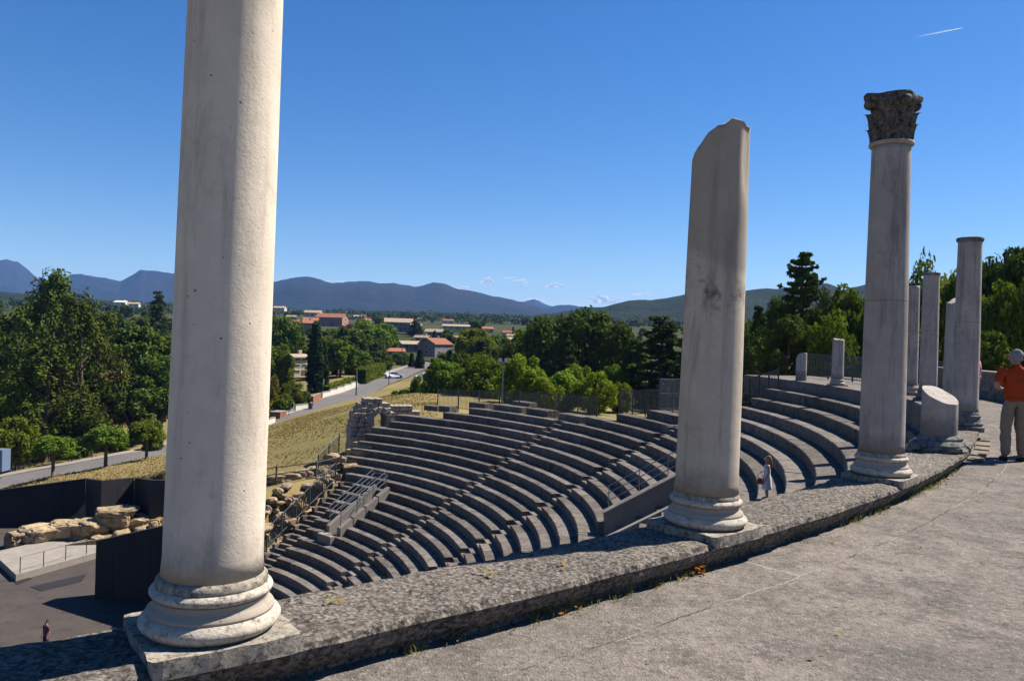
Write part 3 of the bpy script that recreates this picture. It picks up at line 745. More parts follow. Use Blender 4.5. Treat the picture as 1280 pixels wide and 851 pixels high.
vm.v = [(x, z, y) for x, y, z in vm.v]; vme = vm.mesh('volute', True)
for i in range(4):
    an_ = i*math.pi/2+math.pi/4; o = link('volute', vme, M['capital'], cap, (.245*math.sin(an_), .245*math.cos(an_), 3.99), -an_+math.pi/2)
mb = MB(); n = 44; pr = []
for i in range(n):
    a = 2*math.pi*i/n; s = 1/max(abs(math.cos(a)), abs(math.sin(a))); q = .222*(.86*s+.14*s*s*s)
    q *= (1-.22*max(0, fbm((math.cos(a)*2, math.sin(a)*2, 5), 3))); pr.append((q*math.cos(a), q*math.sin(a)))
for z, k in ((4.01,.90),(4.03,.97),(4.075,1.0),(4.09,.96)): mb.v += [(x*k, y*k, z+.03*fbm((x*7, y*7, z), 4)) for x, y in pr]
for l in range(3):
    for i in range(n): mb.f.append((l*n+i, l*n+(i+1)%n, (l+1)*n+(i+1)%n, (l+1)*n+i))
mb.f.append(tuple(range(n))[::-1]); mb.f.append(tuple(3*n+i for i in range(n)))
mb.build('abacus', M['capital'], c3)
# stump with a slanted sawn top on a rough dark base
st = thing('column_stump', 'short column stump cut off at a slant on a rough dark base', 'column', pol(34.50, -36.6, BZ), R(-36.6)+math.pi/2)
def st_fn(p):
    if p.z > .45: p.z = min(p.z, .77+.45*p.y+.28*p.x+.008*fbm((p.x*8, p.y*8, 2), 3))
    return p
shaft_mesh(.232, .222, .20, .95, fn=st_fn, rings=26).build('shaft', M['shaft_grey'], st, smooth=False)
def blob(p):
    s = 1+.20*fbm((p.x*4, p.y*4, p.z*7), 4); p.x *= s; p.y *= s; return p
MB().lathe([(.36,-.03),(.37,.03),(.34,.07),(.33,.075),(.34,.10),(.31,.14),(.27,.15),(.285,.18),(.26,.215),(.2,.22)], 60, blob).build('base', M['dark_base'], st)
for q in [(.30,-.22,0,.2),(-.3,.2,0,.17),(.36,.1,0,.15)]:
    mb = MB().lathe([(.05,0),(.10,.02),(.11,.06),(.07,.11)], 9, lambda p: p*(1+.4*fbm((p.x*9+q[0], p.y*9, p.z*9), 3)), (q[0], q[1], 0)); mb.build('fragment', M['dark_base'], st)
c5 = ring_col(-30.2, 'tall grey column with a thin moulded ring at its top, behind the stump', 3.36, .215, .192, 'shaft_grey', mat_b='dark_base', r=34.58)
MB().lathe([(.19,3.33),(.215,3.345),(.222,3.37),(.222,3.40),(.21,3.41),(.12,3.412)], 40).build('top_ring', M['dark_base'], c5, smooth=True)
ring_col(-24.3, 'broken dark column mostly hidden between two taller grey columns', 2.56, .235, .205, 'shaft_grey', fn=rough_top(2.48, (.3, -.2), .07, 9), mat_b='dark_base')
c6 = ring_col(-17.0, 'grey column with flat ringed top standing left of the hidden broken column', 3.42, .225, .200, 'shaft_grey', mat_b='dark_base', r=34.6)
MB().lathe([(.2,3.40),(.222,3.41),(.225,3.455),(.21,3.465),(.1,3.468)], 40).build('top_ring', M['dark_base'], c6, smooth=True)
ring_col(-13.4, 'slim grey column half hidden behind the column with the carved capital', 3.26, .21, .19, 'shaft_grey', r=34.6)
ring_col(0.6, 'short whole-sided column remnant on the far upper tier', 1.92, .235, .22, 'shaft_grey', fn=rough_top(1.88, (.1, .1), .04, 3), r=34.98, z=-1.62)
def tilt_fn(p):
    if p.z > .7: p.z = min(p.z, 1.10-.9*p.x-.1*p.y+.05*fbm((p.x*6, p.y*6, 1), 3))
    return p
ring_col(6.3, 'low broken shaft with sloping top, farthest along the upper tier', 1.25, .235, .225, 'shaft_grey', fn=tilt_fn, r=35.0, z=-1.62, base=False)

# outer wall of the walkway, coursed stone blocks
wl = thing('walkway_wall', 'low grey stone block wall along the outer edge of the walkway', 'wall', pol(38.4, -8, WZ))
blocks = [MB().box((0,0,0), (1,1,1)).mesh('stone_block')]
def arc_wall(root, r, a0, a1, z, courses, ch, bl, th_, mat, name='stone_block'):
    for c in range(courses):
        da = math.degrees(bl/r); n = int((a1-a0)/da); off = .5*(c % 2)
        for i in range(n):
            a = a0+(i+off)*da; p = pol(r+rng.uniform(-.012,.012), a, z+c*ch)
            o = link(name, blocks[0], mat, None); o.parent = root; o.location = p-Vector(root.location)
            o.rotation_euler.z = R(a)+math.pi/2+rng.uniform(-.01,.01); o.scale = (bl-.018, th_, ch-.014)
arc_wall(wl, 38.05, -20, -1.5, WZ-.02, 3, .28, .62, .34, M['old'])
mb = MB()
MB().arc(37.9, 38.22, WZ-.1, WZ+.81, -20.2, -1.4, 1.0).build('mortar_core', M['conc'], wl, world=True)
MB().arc(37.84, 38.30, WZ+.822, WZ+.90, -20.2, -1.3, 1.0).build('coping', M['conc'], wl, world=True)

# ------------------------------------------------------------------ people
def skin_mesh(name, chains, mat, parent, sub=2, root=0):
    """chains: lists of (point, radius); a point repeated exactly joins chains"""
    vs, es, rad_, idx = [], [], [], {}
    for ch in chains:
        prev = None
        for (p, r) in ch:
            key = tuple(round(c, 4) for c in p)
            if key not in idx: idx[key] = len(vs); vs.append(key); rad_.append(r if hasattr(r, '__len__') else (r, r))
            i = idx[key]
            if prev is not None and prev != i: es.append((prev, i))
            prev = i
    me = bpy.data.meshes.new(name); me.from_pydata(vs, es, []); me.update()
    o = link(name, me, None, parent)
    sk = o.modifiers.new('skin', 'SKIN'); sk.use_smooth_shade = True; sk.branch_smoothing = .6
    for i, d in enumerate(me.skin_vertices[0].data): d.radius = rad_[i]; d.use_root = (i == root)
    if sub:
        ss = o.modifiers.new('subsurf', 'SUBSURF'); ss.levels = sub; ss.render_levels = sub
    me.materials.append(mat); return o
FOLD = bpy.data.textures.new('folds', 'CLOUDS'); FOLD.noise_scale = .09; FOLD.noise_depth = 3
def fold(o, amt):
    d = o.modifiers.new('folds', 'DISPLACE'); d.texture = FOLD; d.strength = amt; d.mid_level = .5; return o
def lerp(a, b, u): return tuple(a[i]+(b[i]-a[i])*u for i in range(3))
def person(label, loc, rz, h, top, bottom, hair, pose='stand', dress=None, hair_len=0, shoe='shoe', group=None, hs=1.0, bulk=1.0, drop=0.0):
    s = h/1.75; root = thing('person', label, 'person', loc, rz, group, (bulk, bulk, 1))
    def S(*p): return tuple(c*s for c in p)
    pel = S(0,0,.93); bel = S(0,.01,1.06); che = S(0,.0,1.28); nk0 = S(0,-.01,1.44); nk1 = S(0,.0,1.52-drop); hd = S(0,.02+drop*.6,1.62-drop); tp = S(0,.01+drop*.6,1.71-drop+.05*(hs-1))
    J = {}
    for sd, x in (('l', -1), ('r', 1)):
        J[sd+'hip'] = S(.085*x,0,.90); J[sd+'sho'] = S(.185*x,-.01,1.41)
        if pose == 'walk':
            f = x; J[sd+'knee'] = S(.09*x,.10*f+.05,.50); J[sd+'ank'] = S(.09*x,.22*f,.09+.03*(f < 0))
        else:
            J[sd+'knee'] = S(.105*x,.02,.50); J[sd+'ank'] = S(.12*x,-.02,.08)
        if pose == 'front':
            J[sd+'elb'] = S(.285*x,-.03,1.14); J[sd+'wri'] = S(.12*x,.21,1.10)
        elif pose == 'hold' and x > 0:
            J[sd+'elb'] = S(.24*x,-.02,1.13); J[sd+'wri'] = S(.20*x,.20,1.06)
        else:
            J[sd+'elb'] = S(.235*x,-.03,1.13); J[sd+'wri'] = S(.25*x,.06,.88)
    ch = [[(pel, .108*s), (bel, .104*s), (che, (.132*s, .104*s)), (nk0, .062*s), (nk1, .054*s), (hd, (.078*s*hs, .094*s*hs)), (tp, .066*s*hs)]]
    ch.append([(hd, (.078*s*hs, .094*s*hs)), (S(0,.105*hs+drop*.6,1.60-drop), .014*s*hs)])
    for sd, x in (('l', -1), ('r', 1)):
        ch.append([(pel, .108*s), (J[sd+'hip'], .080*s), (J[sd+'knee'], .056*s), (lerp(J[sd+'knee'], J[sd+'ank'], .35), .052*s), (J[sd+'ank'], .036*s), (tuple(np.add(J[sd+'ank'], S(0,.14,-.045))), .028*s)])
        ch.append([(che, (.132*s, .104*s)), (J[sd+'sho'], .052*s), (J[sd+'elb'], .040*s), (J[sd+'wri'], .026*s)])
        w_ = np.array(J[sd+'wri']); d = w_-np.array(J[sd+'elb']); d /= np.linalg.norm(d)
        side = np.cross(d, (0,1,0) if abs(d[1]) < .8 else (0,0,1)); side /= np.linalg.norm(side)
        palm = w_+d*.055*s; ch.append([(J[sd+'wri'], .026*s), (tuple(palm), (.034*s, .022*s))])
        curl = np.cross(side, d)*.35
        for fi, (off, ln) in enumerate(((-.027,.060),(-.009,.072),(.009,.068),(.026,.052))):
            k0 = palm+d*.030*s+side*off*s; k1 = k0+d*ln*.55*s+curl*.018*s; k2 = k1+d*ln*.4*s+curl*.05*s
            ch.append([(tuple(palm), (.034*s, .022*s)), (tuple(k0), .0095*s), (tuple(k1), .0085*s), (tuple(k2), .007*s)])
        t0 = palm-side*.036*s*(1 if x > 0 else 1); t1 = t0+d*.04*s-side*.014*s
        ch.append([(tuple(palm), (.034*s, .022*s)), (tuple(t0), .011*s), (tuple(t1), .0085*s)])
    body = skin_mesh('body', ch, M['skin'], root, 2)
    for x in (-1, 1):
        MB().lathe([(.002,-.008),(.009,-.004),(.011,0),(.009,.004),(.002,.008)], 8, lambda p: p*s, S(.030*x*hs,.098*hs+drop*.6,1.632-drop)).build('eye', M['darkhair'], body, smooth=True)
        MB().lathe([(.004,-.028),(.010,-.015),(.012,.01),(.005,.028)], 8, lambda p: p*s, S(.083*x*hs,drop*.6,1.615-drop)).build('ear', M['skin'], body, smooth=True)
    MB().tube([S(-.022,.098*hs+drop*.6,1.563-drop), S(0,.104*hs+drop*.6,1.560-drop), S(.022,.098*hs+drop*.6,1.563-drop)], .005*s, 6).build('mouth', M['pink'], body)
    # clothes
    e = .016*s
    if dress:
        hem = .42 if pose != 'x' else .3
        prof = [(.20,hem),(.205,hem+.01),(.19,.60),(.168,.80),(.150,.95),(.128,1.08),(.140,1.22),(.142,1.30),(.11,1.40),(.07,1.43)]
        def sq(p):
            p = p*s; p.y *= .78
            if p.z < .9*s: k = 1+.07*math.sin(math.atan2(p.y, p.x)*7); p.x *= k; p.y *= k
            return p
        MB().lathe(prof, 28, sq).build('dress', M[dress], root, smooth=True)
    else:
        tr = [[(S(0,0,1.02), .140*s), (pel, .146*s)]]
        for sd in 'lr':
            tr.append([(pel, .140*s), (J[sd+'hip'], .112*s), (J[sd+'knee'], .084*s), (tuple(np.add(J[sd+'ank'], S(0,0,-.02))), .068*s)])
        fold(skin_mesh('trousers', tr, M[bottom], root, 3, 1), .04*s)
        sh = [[(S(0,.01,.885), (.170*s, .160*s)), (bel, (.158*s, .146*s)), (che, (.178*s, .146*s)), (S(0,-.01,1.42), .100*s), (S(0,-.01,1.49), .068*s)]]
        for sd in 'lr': sh.append([(che, (.166*s, .134*s)), (J[sd+'sho'], .088*s), (lerp(J[sd+'sho'], J[sd+'elb'], .85), .066*s)])
        fold(skin_mesh('shirt', sh, M[top], root, 3, 1), .022*s)
    def H(x, y, z): return S(x*hs, y*hs+drop*.6, 1.60-drop+(z-1.60)*hs)
    hh = [[(H(0,-.050,1.565), (.066*s*hs, .054*s*hs)), (H(0,-.040,1.62), (.088*s*hs, .076*s*hs)), (H(0,-.016,1.695), (.082*s*hs, .086*s*hs)), (H(0,.0,1.725), .048*s*hs)]]
    if hair_len: hh.append([(H(0,-.040,1.62), (.088*s*hs, .076*s*hs)), (H(0,-.075,1.53), .066*s*hs), (H(0,-.10,1.53-hair_len), .040*s)])
    fold(skin_mesh('hair', hh, M[hair], root, 3), .045*s)
    for sd in 'lr':
        a = np.array(J[sd+'ank'])
        skin_mesh('shoe', [[(tuple(a+S(0,-.05,-.045)), .040*s), (tuple(a+S(0,.05,-.045)), .042*s), (tuple(a+S(0,.16,-.052)), .034*s)]], M[shoe], root, 1)
    return root
mp = at_z(1266, 576, WZ); mp = Vector((mp.x, mp.y, WZ))
person('grey haired man in orange shirt and khaki trousers seen from behind on the walkway', mp, R(-8), 1.66, 'orange', 'khaki', 'greyhair', 'front', hs=1.16, drop=.045)
person('person in white top and green trousers standing in front of the man in orange', mp+Vector((.70,.55,0)), R(165), 1.58, 'whitecloth', 'greencloth', 'brownhair', 'front', group=None)
pk = pol(36.6, -21.5, WZ)
person('person in pink shirt mostly hidden behind the tall ringed column', at_z(1220, 508, WZ), R(60), 1.55, 'pinkcloth', 'khaki', 'darkhair')
gp = at_z(958, 624, zk(9)); gp.z = zk(9)
girl = person('girl in pale blue dress with brown hair standing on the seats behind the broken column', gp, R(78), 1.16, None, None, 'brownhair', 'hold', dress='whitecloth', hair_len=.12, hs=1.35, bulk=1.22)
bagp = gp+Vector((-.20, -.04, .58))
bag = thing('handbag', 'small red brown bag hanging from the hand of the girl', 'bag', bagp, R(78))
MB().box((0,0,-.16), (.11,.15,.15), 0, .78).build('bag_body', M['leather'], bag)
MB().tube([(0,-.07,0),(0,-.05,.09),(0,0,.12),(0,.05,.09),(0,.07,0)], .008, 6).build('strap', M['leather'], bag)
person('person with dark hair and purple top standing low on the stage floor', at_z(57, 815, FZ), R(150), 1.72, 'purple', 'darkcloth', 'darkhair', group=None)
sp_ = hit(115, 577, 60)
person('person in dark clothes walking along the road between the small pines', sp_, R(120), 1.5, 'darkcloth', 'darkcloth', 'darkhair', 'walk')

# ------------------------------------------------------------------ stones, ruins, stage walls
def rock_mesh(seed, sub=2, flat=.75, amp=.35):
    bm_ = bmesh.new(); bmesh.ops.create_icosphere(bm_, subdivisions=sub, radius=.5)
    for v in bm_.verts:
        c = v.co; c2_ = Vector((np.sign(c.x)*abs(c.x*2)**.6/2, np.sign(c.y)*abs(c.y*2)**.6/2, np.sign(c.z)*abs(c.z*2)**.6/2))
        k = 1+amp*fbm((c.x*1.6+seed*7, c.y*1.6, c.z*1.6), 2)+amp*.45*(.35-abs(fbm((c.x*4.5, c.y*4.5+seed*3, c.z*7), 3))); v.co = Vector((c2_.x*k, c2_.y*k, c2_.z*k*flat))
    me = bpy.data.meshes.new('stone'); bm_.to_mesh(me); bm_.free(); return me
rocks = [rock_mesh(i) for i in range(5)]; bigrocks = [rock_mesh(20+i, 4, .9, .5) for i in range(5)]
def stone_at(parent, p, size, mat, rz=None, big=False, name='stone'):
    me = random.choice(bigrocks if big else rocks).copy() if False else random.choice(bigrocks if big else rocks)
    key = (me.name, mat.name)
    if key not in SHARED:
        SHARED[key] = me.copy(); SHARED[key].materials.clear(); SHARED[key].materials.append(mat)
    o = bpy.data.objects.new(name, SHARED[key]); C.objects.link(o); o.parent = parent
    o.location = Vector(p)-(Vector(parent.location) if parent else Vector()); o.scale = size
    o.rotation_euler = (random.uniform(-.1,.1), random.uniform(-.1,.1), random.uniform(0, 6.28) if rz is None else rz+random.uniform(-.1,.1)); return o
SHARED = {}
# ruin boulders behind the stage
BLD = [(8,694,1.6,1.0,'low tan boulder at the left end of the stage ruins'),(24,672,2.0,1.9,'squarish tan boulder with a dark hollow face, second from the left of the ruins'),
       (52,664,2.9,1.6,'long pale sandstone boulder beside the squarish one'),(75,658,2.0,1.5,'rounded pale boulder with a dark hole in the middle of the ruins'),(103,658,2.2,1.8,'blocky reddish boulder in front of the long ruin stones'),
       (120,654,2.6,1.5,'tan boulder sloping down toward the black panel'),(141,642,3.0,1.9,'large flat topped sandstone boulder on the highest part of the ruins'),(172,652,2.2,1.7,'brown pointed boulder right of the flat topped one'),(190,648,1.8,1.3,'small tan boulder beside the near column shaft'),(-40,706,3.2,1.6,'broad tan boulder at the edge of the picture')]
for i, (x, y, wd, hh_, lb) in enumerate(BLD):
    d = 58.5+.02*x; p = at_d(x, y+6, d)
    o = link('boulder', bigrocks[i % 5].copy(), None, None, p, random.uniform(0,6.28)); o.data.materials.clear(); o.data.materials.append(M['sand'])
    o.scale = (wd*1.0, wd*.75, hh_*.95); o['label'] = lb; o['category'] = 'boulder'; o['group'] = 'ruin boulders on the stage'
rb_ = thing('rubble_bank', 'low stony bank carrying the sandstone boulders behind the stage', 'rubble', at_d(100, 690, 58))
for i in range(60):
    x = random.uniform(-60, 200); d = 57.4+.02*x+random.uniform(-.6, 1.6); y = 700-.17*x+random.uniform(-4, 8)-(10 if x > 120 else 0)
    stone_at(rb_, at_d(x, y, d), (random.uniform(.5,1.5), random.uniform(.5,1.1), random.uniform(.4,1.0)), M['sand'])
MB().hexa([at_d(-70,735,56), at_d(205,690,60), at_d(205,690,64), at_d(-70,735,60)], [at_d(-70,706,56), at_d(205,660,60), at_d(205,655,64), at_d(-70,700,60)]).build('bank', M['sand'], rb_, world=True)
# black scenery walls
def panel_wall(label, xa, ya, da, xb, yb, db, zb, n, th_=.35, name='stage_wall'):
    A_, B_ = at_d(xa, ya, da), at_d(xb, yb, db); root = thing(name, label, 'wall', (A_.x, A_.y, zb), 0, 'black stage walls')
    dv = Vector((B_.x-A_.x, B_.y-A_.y, 0)); L = dv.length; dv /= L; nn_ = Vector((-dv.y, dv.x, 0))*th_
    for i in range(n):
        u0, u1 = i/n*L+.012, (i+1)/n*L-.012; z0_, z1_ = A_.z+(B_.z-A_.z)*i/n, A_.z+(B_.z-A_.z)*(i+1)/n
        p0, p1 = A_+dv*u0, A_+dv*u1
        def V(p, z, k): return Vector((p.x, p.y, z))+nn_*k+nn_.normalized()*.006*(i % 2)
        MB().hexa([V(p0,zb,0), V(p1,zb,0), V(p1,zb,1), V(p0,zb,1)], [V(p0,z0_,0), V(p1,z1_,0), V(p1,z1_,1), V(p0,z0_,1)]).build('panel', M['black'], root, world=True)
    return root
zb = FZ-.1
panel_wall('long black wall at the back of the stage below the first small pine', -60,620,64, 107,598,66, zb, 6)
panel_wall('short black return wall between the two long back walls', 107.5,598,66, 127,601,62.5, zb, 2)
panel_wall('black wall section below the second and third small pines', 127,601,62.4, 168,597,64.6, zb, 2)
panel_wall('narrow black return wall beside the near column', 168.5,597,64.7, 188,600,61.8, zb, 2)
panel_wall('rightmost black back wall running behind the near column', 188,600,61.7, 330,602,66, zb, 5)
panel_wall('tall freestanding black panel wall standing forward on the stage', 120,676,48.5, 262,644,46, zb, 6, 1.0)
# pale platform with a thin railing
pa, pb = at_z(20,718,FZ+.35), at_z(230,660,FZ+.35); pc = at_z(-60,690,FZ+.35); 
pf = thing('stage_platform', 'pale concrete platform in front of the boulders', 'platform', (pa.x, pa.y, FZ))
q0 = [at_z(20,718,FZ+.45), at_z(200,668,FZ+.45), at_z(190,645,FZ+.45), at_z(-10,690,FZ+.45)]
MB().hexa([Vector((p.x,p.y,FZ-.05)) for p in q0], q0).build('slab', M['conc'], pf, world=True)
rl = thing('platform_railing', 'thin black railing along the pale platform edge', 'railing', at_z(26,716,FZ+.45))
e0, e1 = at_z(25,716,FZ+.45), at_z(108,692,FZ+.45)
for i in range(4):
    p = e0.lerp(e1, i/3.0); MB().tube([p, p+Vector((0,0,1.05))], .03, 6).build('post', M['dsteel'], rl, world=True)
MB().tube([e0+Vector((0,0,1.05)), e1+Vector((0,0,1.05))], .03, 6).build('rail', M['conc'], rl, world=True)
# floor covers on the stage
for lb, qs in (('dark rectangular cover let into the stage floor', [(38,733),(58,728),(108,717),(102,726),(52,738)]), ('pale edged hatch in the stage floor left of the dark cover', [(17,727),(36,721),(40,723),(22,730)])):
    pts_ = [at_z(x, y, FZ+.03) for x, y in qs]; o = MB()
    n = len(pts_); o.add([Vector((p.x,p.y,FZ-.02)) for p in pts_]+pts_, [tuple(range(n, 2*n))]+[(i, (i+1) % n, n+(i+1) % n, n+i) for i in range(n)])
    ob = o.build('floor_cover', M['black'] if 'dark' in lb else M['conc']); ob['label'] = lb; ob['category'] = 'floor cover'

# ruined arch beyond the left end of the seats
ar = thing('ruined_arch', 'weathered ruined stone arch standing at the top left corner of the seats', 'ruin', at_d(462, 566, 57.5), R(24))
ar.scale = (1.12, 1.12, 1.12)
def arch_block(c, d, rz=0, ry=0, mat=M['old']):
    o = link('stone_block', blocks_bev, None, ar, c); o.scale = d; o.rotation_euler = (random.uniform(-.03,.03), ry, rz+random.uniform(-.03,.03)); return o
bm_ = bmesh.new(); bmesh.ops.create_cube(bm_, size=1.0); bmesh.ops.bevel(bm_, geom=list(bm_.edges), offset=.07, segments=1, affect='EDGES')
for v in bm_.verts: v.co *= 1+.06*fbm(v.co*3, 3)
blocks_bev = bpy.data.meshes.new('stone_block'); bm_.to_mesh(blocks_bev); bm_.free(); blocks_bev.materials.append(M['arch'])
oc, orad = (.45, 2.25), .42                  # opening centre (x, z) and radius, metres
for row in range(12):
    z = .16+row*.30; k_ = max(0, 1-(max(0, z-1.2)/2.45)**2.2)**.5; half_l = -1.45*k_+random.uniform(-.06,.06); half_r = .1+1.25*k_
    x = half_l
    while x < half_r-.1:
        bw = random.uniform(.28,.52); cx = x+bw/2; x += bw
        if abs(cx-oc[0]) < orad+.2 and z > 1.1 and math.hypot(cx-oc[0], max(0, z-oc[1])) < orad+.3: continue
        arch_block((cx, random.uniform(-.10,.10), z), (bw-.015, 1.6*(.55+.45*k_), .30), 0, random.uniform(-.06,.06))
for i in range(9):
    a = R(-8+i*24.5); arch_block((oc[0]+(orad+.2)*math.cos(a), 0, oc[1]+(orad+.2)*math.sin(a)), (.42, 1.7, .30), 0, -a)
for z in (1.25, 1.6, 1.95):
    for x in (oc[0]-orad-.15, oc[0]+orad+.17): arch_block((x, 0, z), (.36, 1.65, .35))
rw = thing('ruined_wall', 'dark ruined masonry wall behind the stone arch', 'ruin', at_d(498, 545, 60.5), R(15))
for row in range(6):
    for i in range(8):
        x = -1.0+i*.34+.12*(row % 2); z = .1+row*.42
        if z > 1.9 and (i < 1 or i > 5): continue
        o = link('stone_block', blocks_bev, None, rw, (x, random.uniform(-.06,.06), z)); o.scale = (.34, 1.2, .41); o.rotation_euler.z = random.uniform(-.04,.04)
# ruined end wall of the seats, lower left
ew = thing('ruined_end_wall', 'crumbling sandstone wall closing the lower left end of the seats', 'ruin', pol(rk(-7), 62, zk(-8)))
for i in range(64):
    k = random.uniform(-15.5, -1.5); u = (k+15.5)/14; r = rk(k); off = random.uniform(.2, 1.9)
    zt = max(cone(r)+.15, -11.3+.10*(k+8)) + random.uniform(-1.6, .3) if k < -6 else cone(r)+random.uniform(-.8,.5)
    a = 58.8+math.degrees(off/r); stone_at(ew, pol(r, a, zt), (random.uniform(.5,1.3), random.uniform(.5,1.0), random.uniform(.35,.75)), M['sand'])
for (x, y, d, sx_, sy_, sz_) in [(345,601,49.5,1.3,.9,.7),(362,597,50,1.5,.9,.6),(380,593,51,1.3,.9,.6),(396,590,51.5,1.2,.9,.5),(410,588,52,1.1,.8,.5),(347,618,48,1.1,.9,.8),(340,645,47,1.4,1.2,1.3),(338,668,46,1.2,1.2,1.2),(350,655,46.5,1.0,1.0,1.0)]:
    stone_at(ew, at_d(x, y, d), (sx_, sy_, sz_), M['sand'], big=True)
for i in range(36):
    q = hit(random.uniform(326, 385), random.uniform(606, 695), 38, 70)
    stone_at(ew, q+Vector((0,0,.05)), (random.uniform(.4,1.1), random.uniform(.4,.9), random.uniform(.3,.7)), M['sand'] if random.random() < .7 else M['old'])
mb = MB()
for k in range(-16, 2):
    r = rk(k); a0, a1 = 58.9+.4, 58.9+math.degrees(1.8/r); mb.arc(r, r+TR+.02, min(zk(k)-3, -17.3), max(zk(k)-.1, -12.2 if k < -10 else -99), a0, a1, 1)
mb.build('rubble_core', M['sand'], ew, world=True)

# ------------------------------------------------------------------ fences and railings
def fence(label, pts, h, post_step, bars, mat='dsteel', pr=.04, br=.012, rails=(1.0, .08), name='metal_fence', cat='fence', hpost=None, group=None):
    root = thing(name, label, cat, pts[0], 0, group)
    pts = [Vector(p) for p in pts]; bm2 = MB()
    for a, b_ in zip(pts[:-1], pts[1:]):
        L = (b_-a).length; n = max(1, int(round(L/post_step)))
        for i in range(n+1):
            if i == 0 and a is not pts[0]: continue
            p = a.lerp(b_, i/n); MB().tube([p-Vector((0,0,.15)), p+Vector((0,0,hpost or h+.06))], pr, 5).build('post', M[mat], root, world=True)
        for u in rails: MB().tube([a+Vector((0,0,h*u)), b_+Vector((0,0,h*u))], pr*.6, 5).build('rail', M[mat], root, world=True)
        if bars:
            nb = int(L/bars)
            for i in range(nb):
                p = a.lerp(b_, (i+.5)/nb); bm2.tube([p+Vector((0,0,h*min(rails))), p+Vector((0,0,h*max(rails)))], br, 4, False)
    if bm2.v: o = bm2.build('fence_bars', M[mat], root, world=True); o['kind'] = 'stuff'
    return root
def apts(r, a0, a1, z0, z1, n): return [pol(r, a0+(a1-a0)*i/n, z0+(z1-z0)*i/n) for i in range(n+1)]
fence('dark metal bar fence running behind the top row of the left seats', apts(rk(9.4), 57.5, 28.6, zk(6)-.1, zk(7)+.1, 8), 1.45, 1.6, .115)
fence('dark metal bar fence behind the raised blocks in the middle of the seats', apts(rk(11.6), 28.5, 21.5, zk(8), zk(9), 3), 1.45, 1.6, .115)
fence('tall steel mesh enclosure standing on the block beside the broken column', [pol(rk(11), 20.2, zk(10)-.05), pol(rk(11), 14.6, zk(10)-.05), pol(rk(12.8), 14.4, zk(10)-.05), pol(rk(12.8), 20, zk(10)-.05), pol(rk(11), 20.2, zk(10)-.05)], 1.7, 1.5, .10, 'steel', .03, .007, (1, .55, .06))
fence('bluish metal bar fence beside the upper right tiers', apts(rk(14.6), 13.8, 7.6, zk(11.4), zk(13.2), 4), 1.25, 1.4, .14)
fence('black bar fence behind the short columns on the far upper tier', apts(37.4, 12.5, -6.5, -1.62, -1.62, 6), 1.15, 1.8, .13)
fence('dark picket fence stepping down the left edge of the seats', [pol(rk(k), end_th(k)+.6, cone(rk(k))+.05) for k in (-13, -10, -7, -4)], 1.15, 1.0, .16, 'dsteel', .045, .02)
fence('dark picket fence at the foot of the stone arch', [pol(rk(k), 63.4, cone(rk(k))+.0) for k in (-3.6, -2.2, -.8)], 1.3, 1.0, .14, 'dsteel', .045, .018)
fence('long dark two rail wooden fence at the foot of the grassy bank', [hit(318,611,48), hit(345,606,48), hit(395,600,48), hit(426,592,48)], 1.15, 1.7, 0, 'wood', .06, 0, (.97, .6, .25), 'wooden_fence')
# floodlight pole
fp = thing('floodlight_pole', 'tall slim floodlight pole with two lamp heads behind the left fence', 'floodlight', Vector((at_d(627,520,60).x, at_d(627,520,60).y, at_d(627,520,60).z-.6)))
hgt_ = (520-452)/F_PX*60+.6
MB().tube([(0,0,0),(0,0,hgt_)], [.06,.04], 8).build('pole', M['steel'], fp)
MB().tube([(-.28,0,hgt_-.1),(.28,0,hgt_-.1)], .03, 6).build('crossbar', M['steel'], fp)
for x in (-.24, .24):
    l_ = MB().box((x,-.05,hgt_-.05), (.34,.22,.34), 0, .8).build('lamp_head', M['steel'], fp)
    MB().box((x,-.165,hgt_-.01), (.26,.012,.26)).build('lens', M['white'], l_)
def pole(label, x, yb, yt, d, r=.07, mat='steel', lamp=False):
    b0 = at_d(x, yb, d); t0 = at_d(x, yt, d); root = thing('utility_pole', label, 'pole', b0-Vector((0,0,.4)))
    h = t0.z-b0.z+.4; MB().tube([(0,0,0),(0,0,h)], [r, r*.7], 8).build('pole', M[mat], root)
    if lamp:
        MB().tube([(0,0,h-.05),(-.5,0,h+.1)], r*.5, 6).build('bracket', M[mat], root); MB().box((-.75,0,h+.04), (.6,.2,.1)).build('lamp_head', M[mat], root)
    else: MB().tube([(0,0,h),(0,0,h+.06)], [r*.9, r*.2], 8).build('cap', M[mat], root)
    return root
pole('pale grey pole at the far kerb of the road', 445, 501, 464, 136, .16)
pole('dark slim pole beside the road near the white car', 486, 482, 452, 150, .09, 'dsteel')
pole('dark pole standing left of the white roadside wall', 361, 521, 493, 116, .06, 'dsteel')
pole('wooden pole between the hedges below the red roof', 427, 470, 436, 165, .11, 'wood')
pole('street lamp in front of the orange roofed house', 502, 457, 430, 205, .12, 'dsteel', True)
pole('short white topped post at the gate beside the road', 404, 487, 474, 140, .14, 'white')
lb_ = at_d(388, 512, 121); bn = thing('litter_bin', 'dark upright litter bin at the end of the white roadside wall', 'bin', lb_)
MB().lathe([(.28,0),(.32,.05),(.34,.95),(.36,1.0)], 14).build('bin_body', M['dsteel'], bn); MB().lathe([(.38,1.0),(.36,1.06),(.2,1.2),(.05,1.24)], 14).build('lid', M['dsteel'], bn)
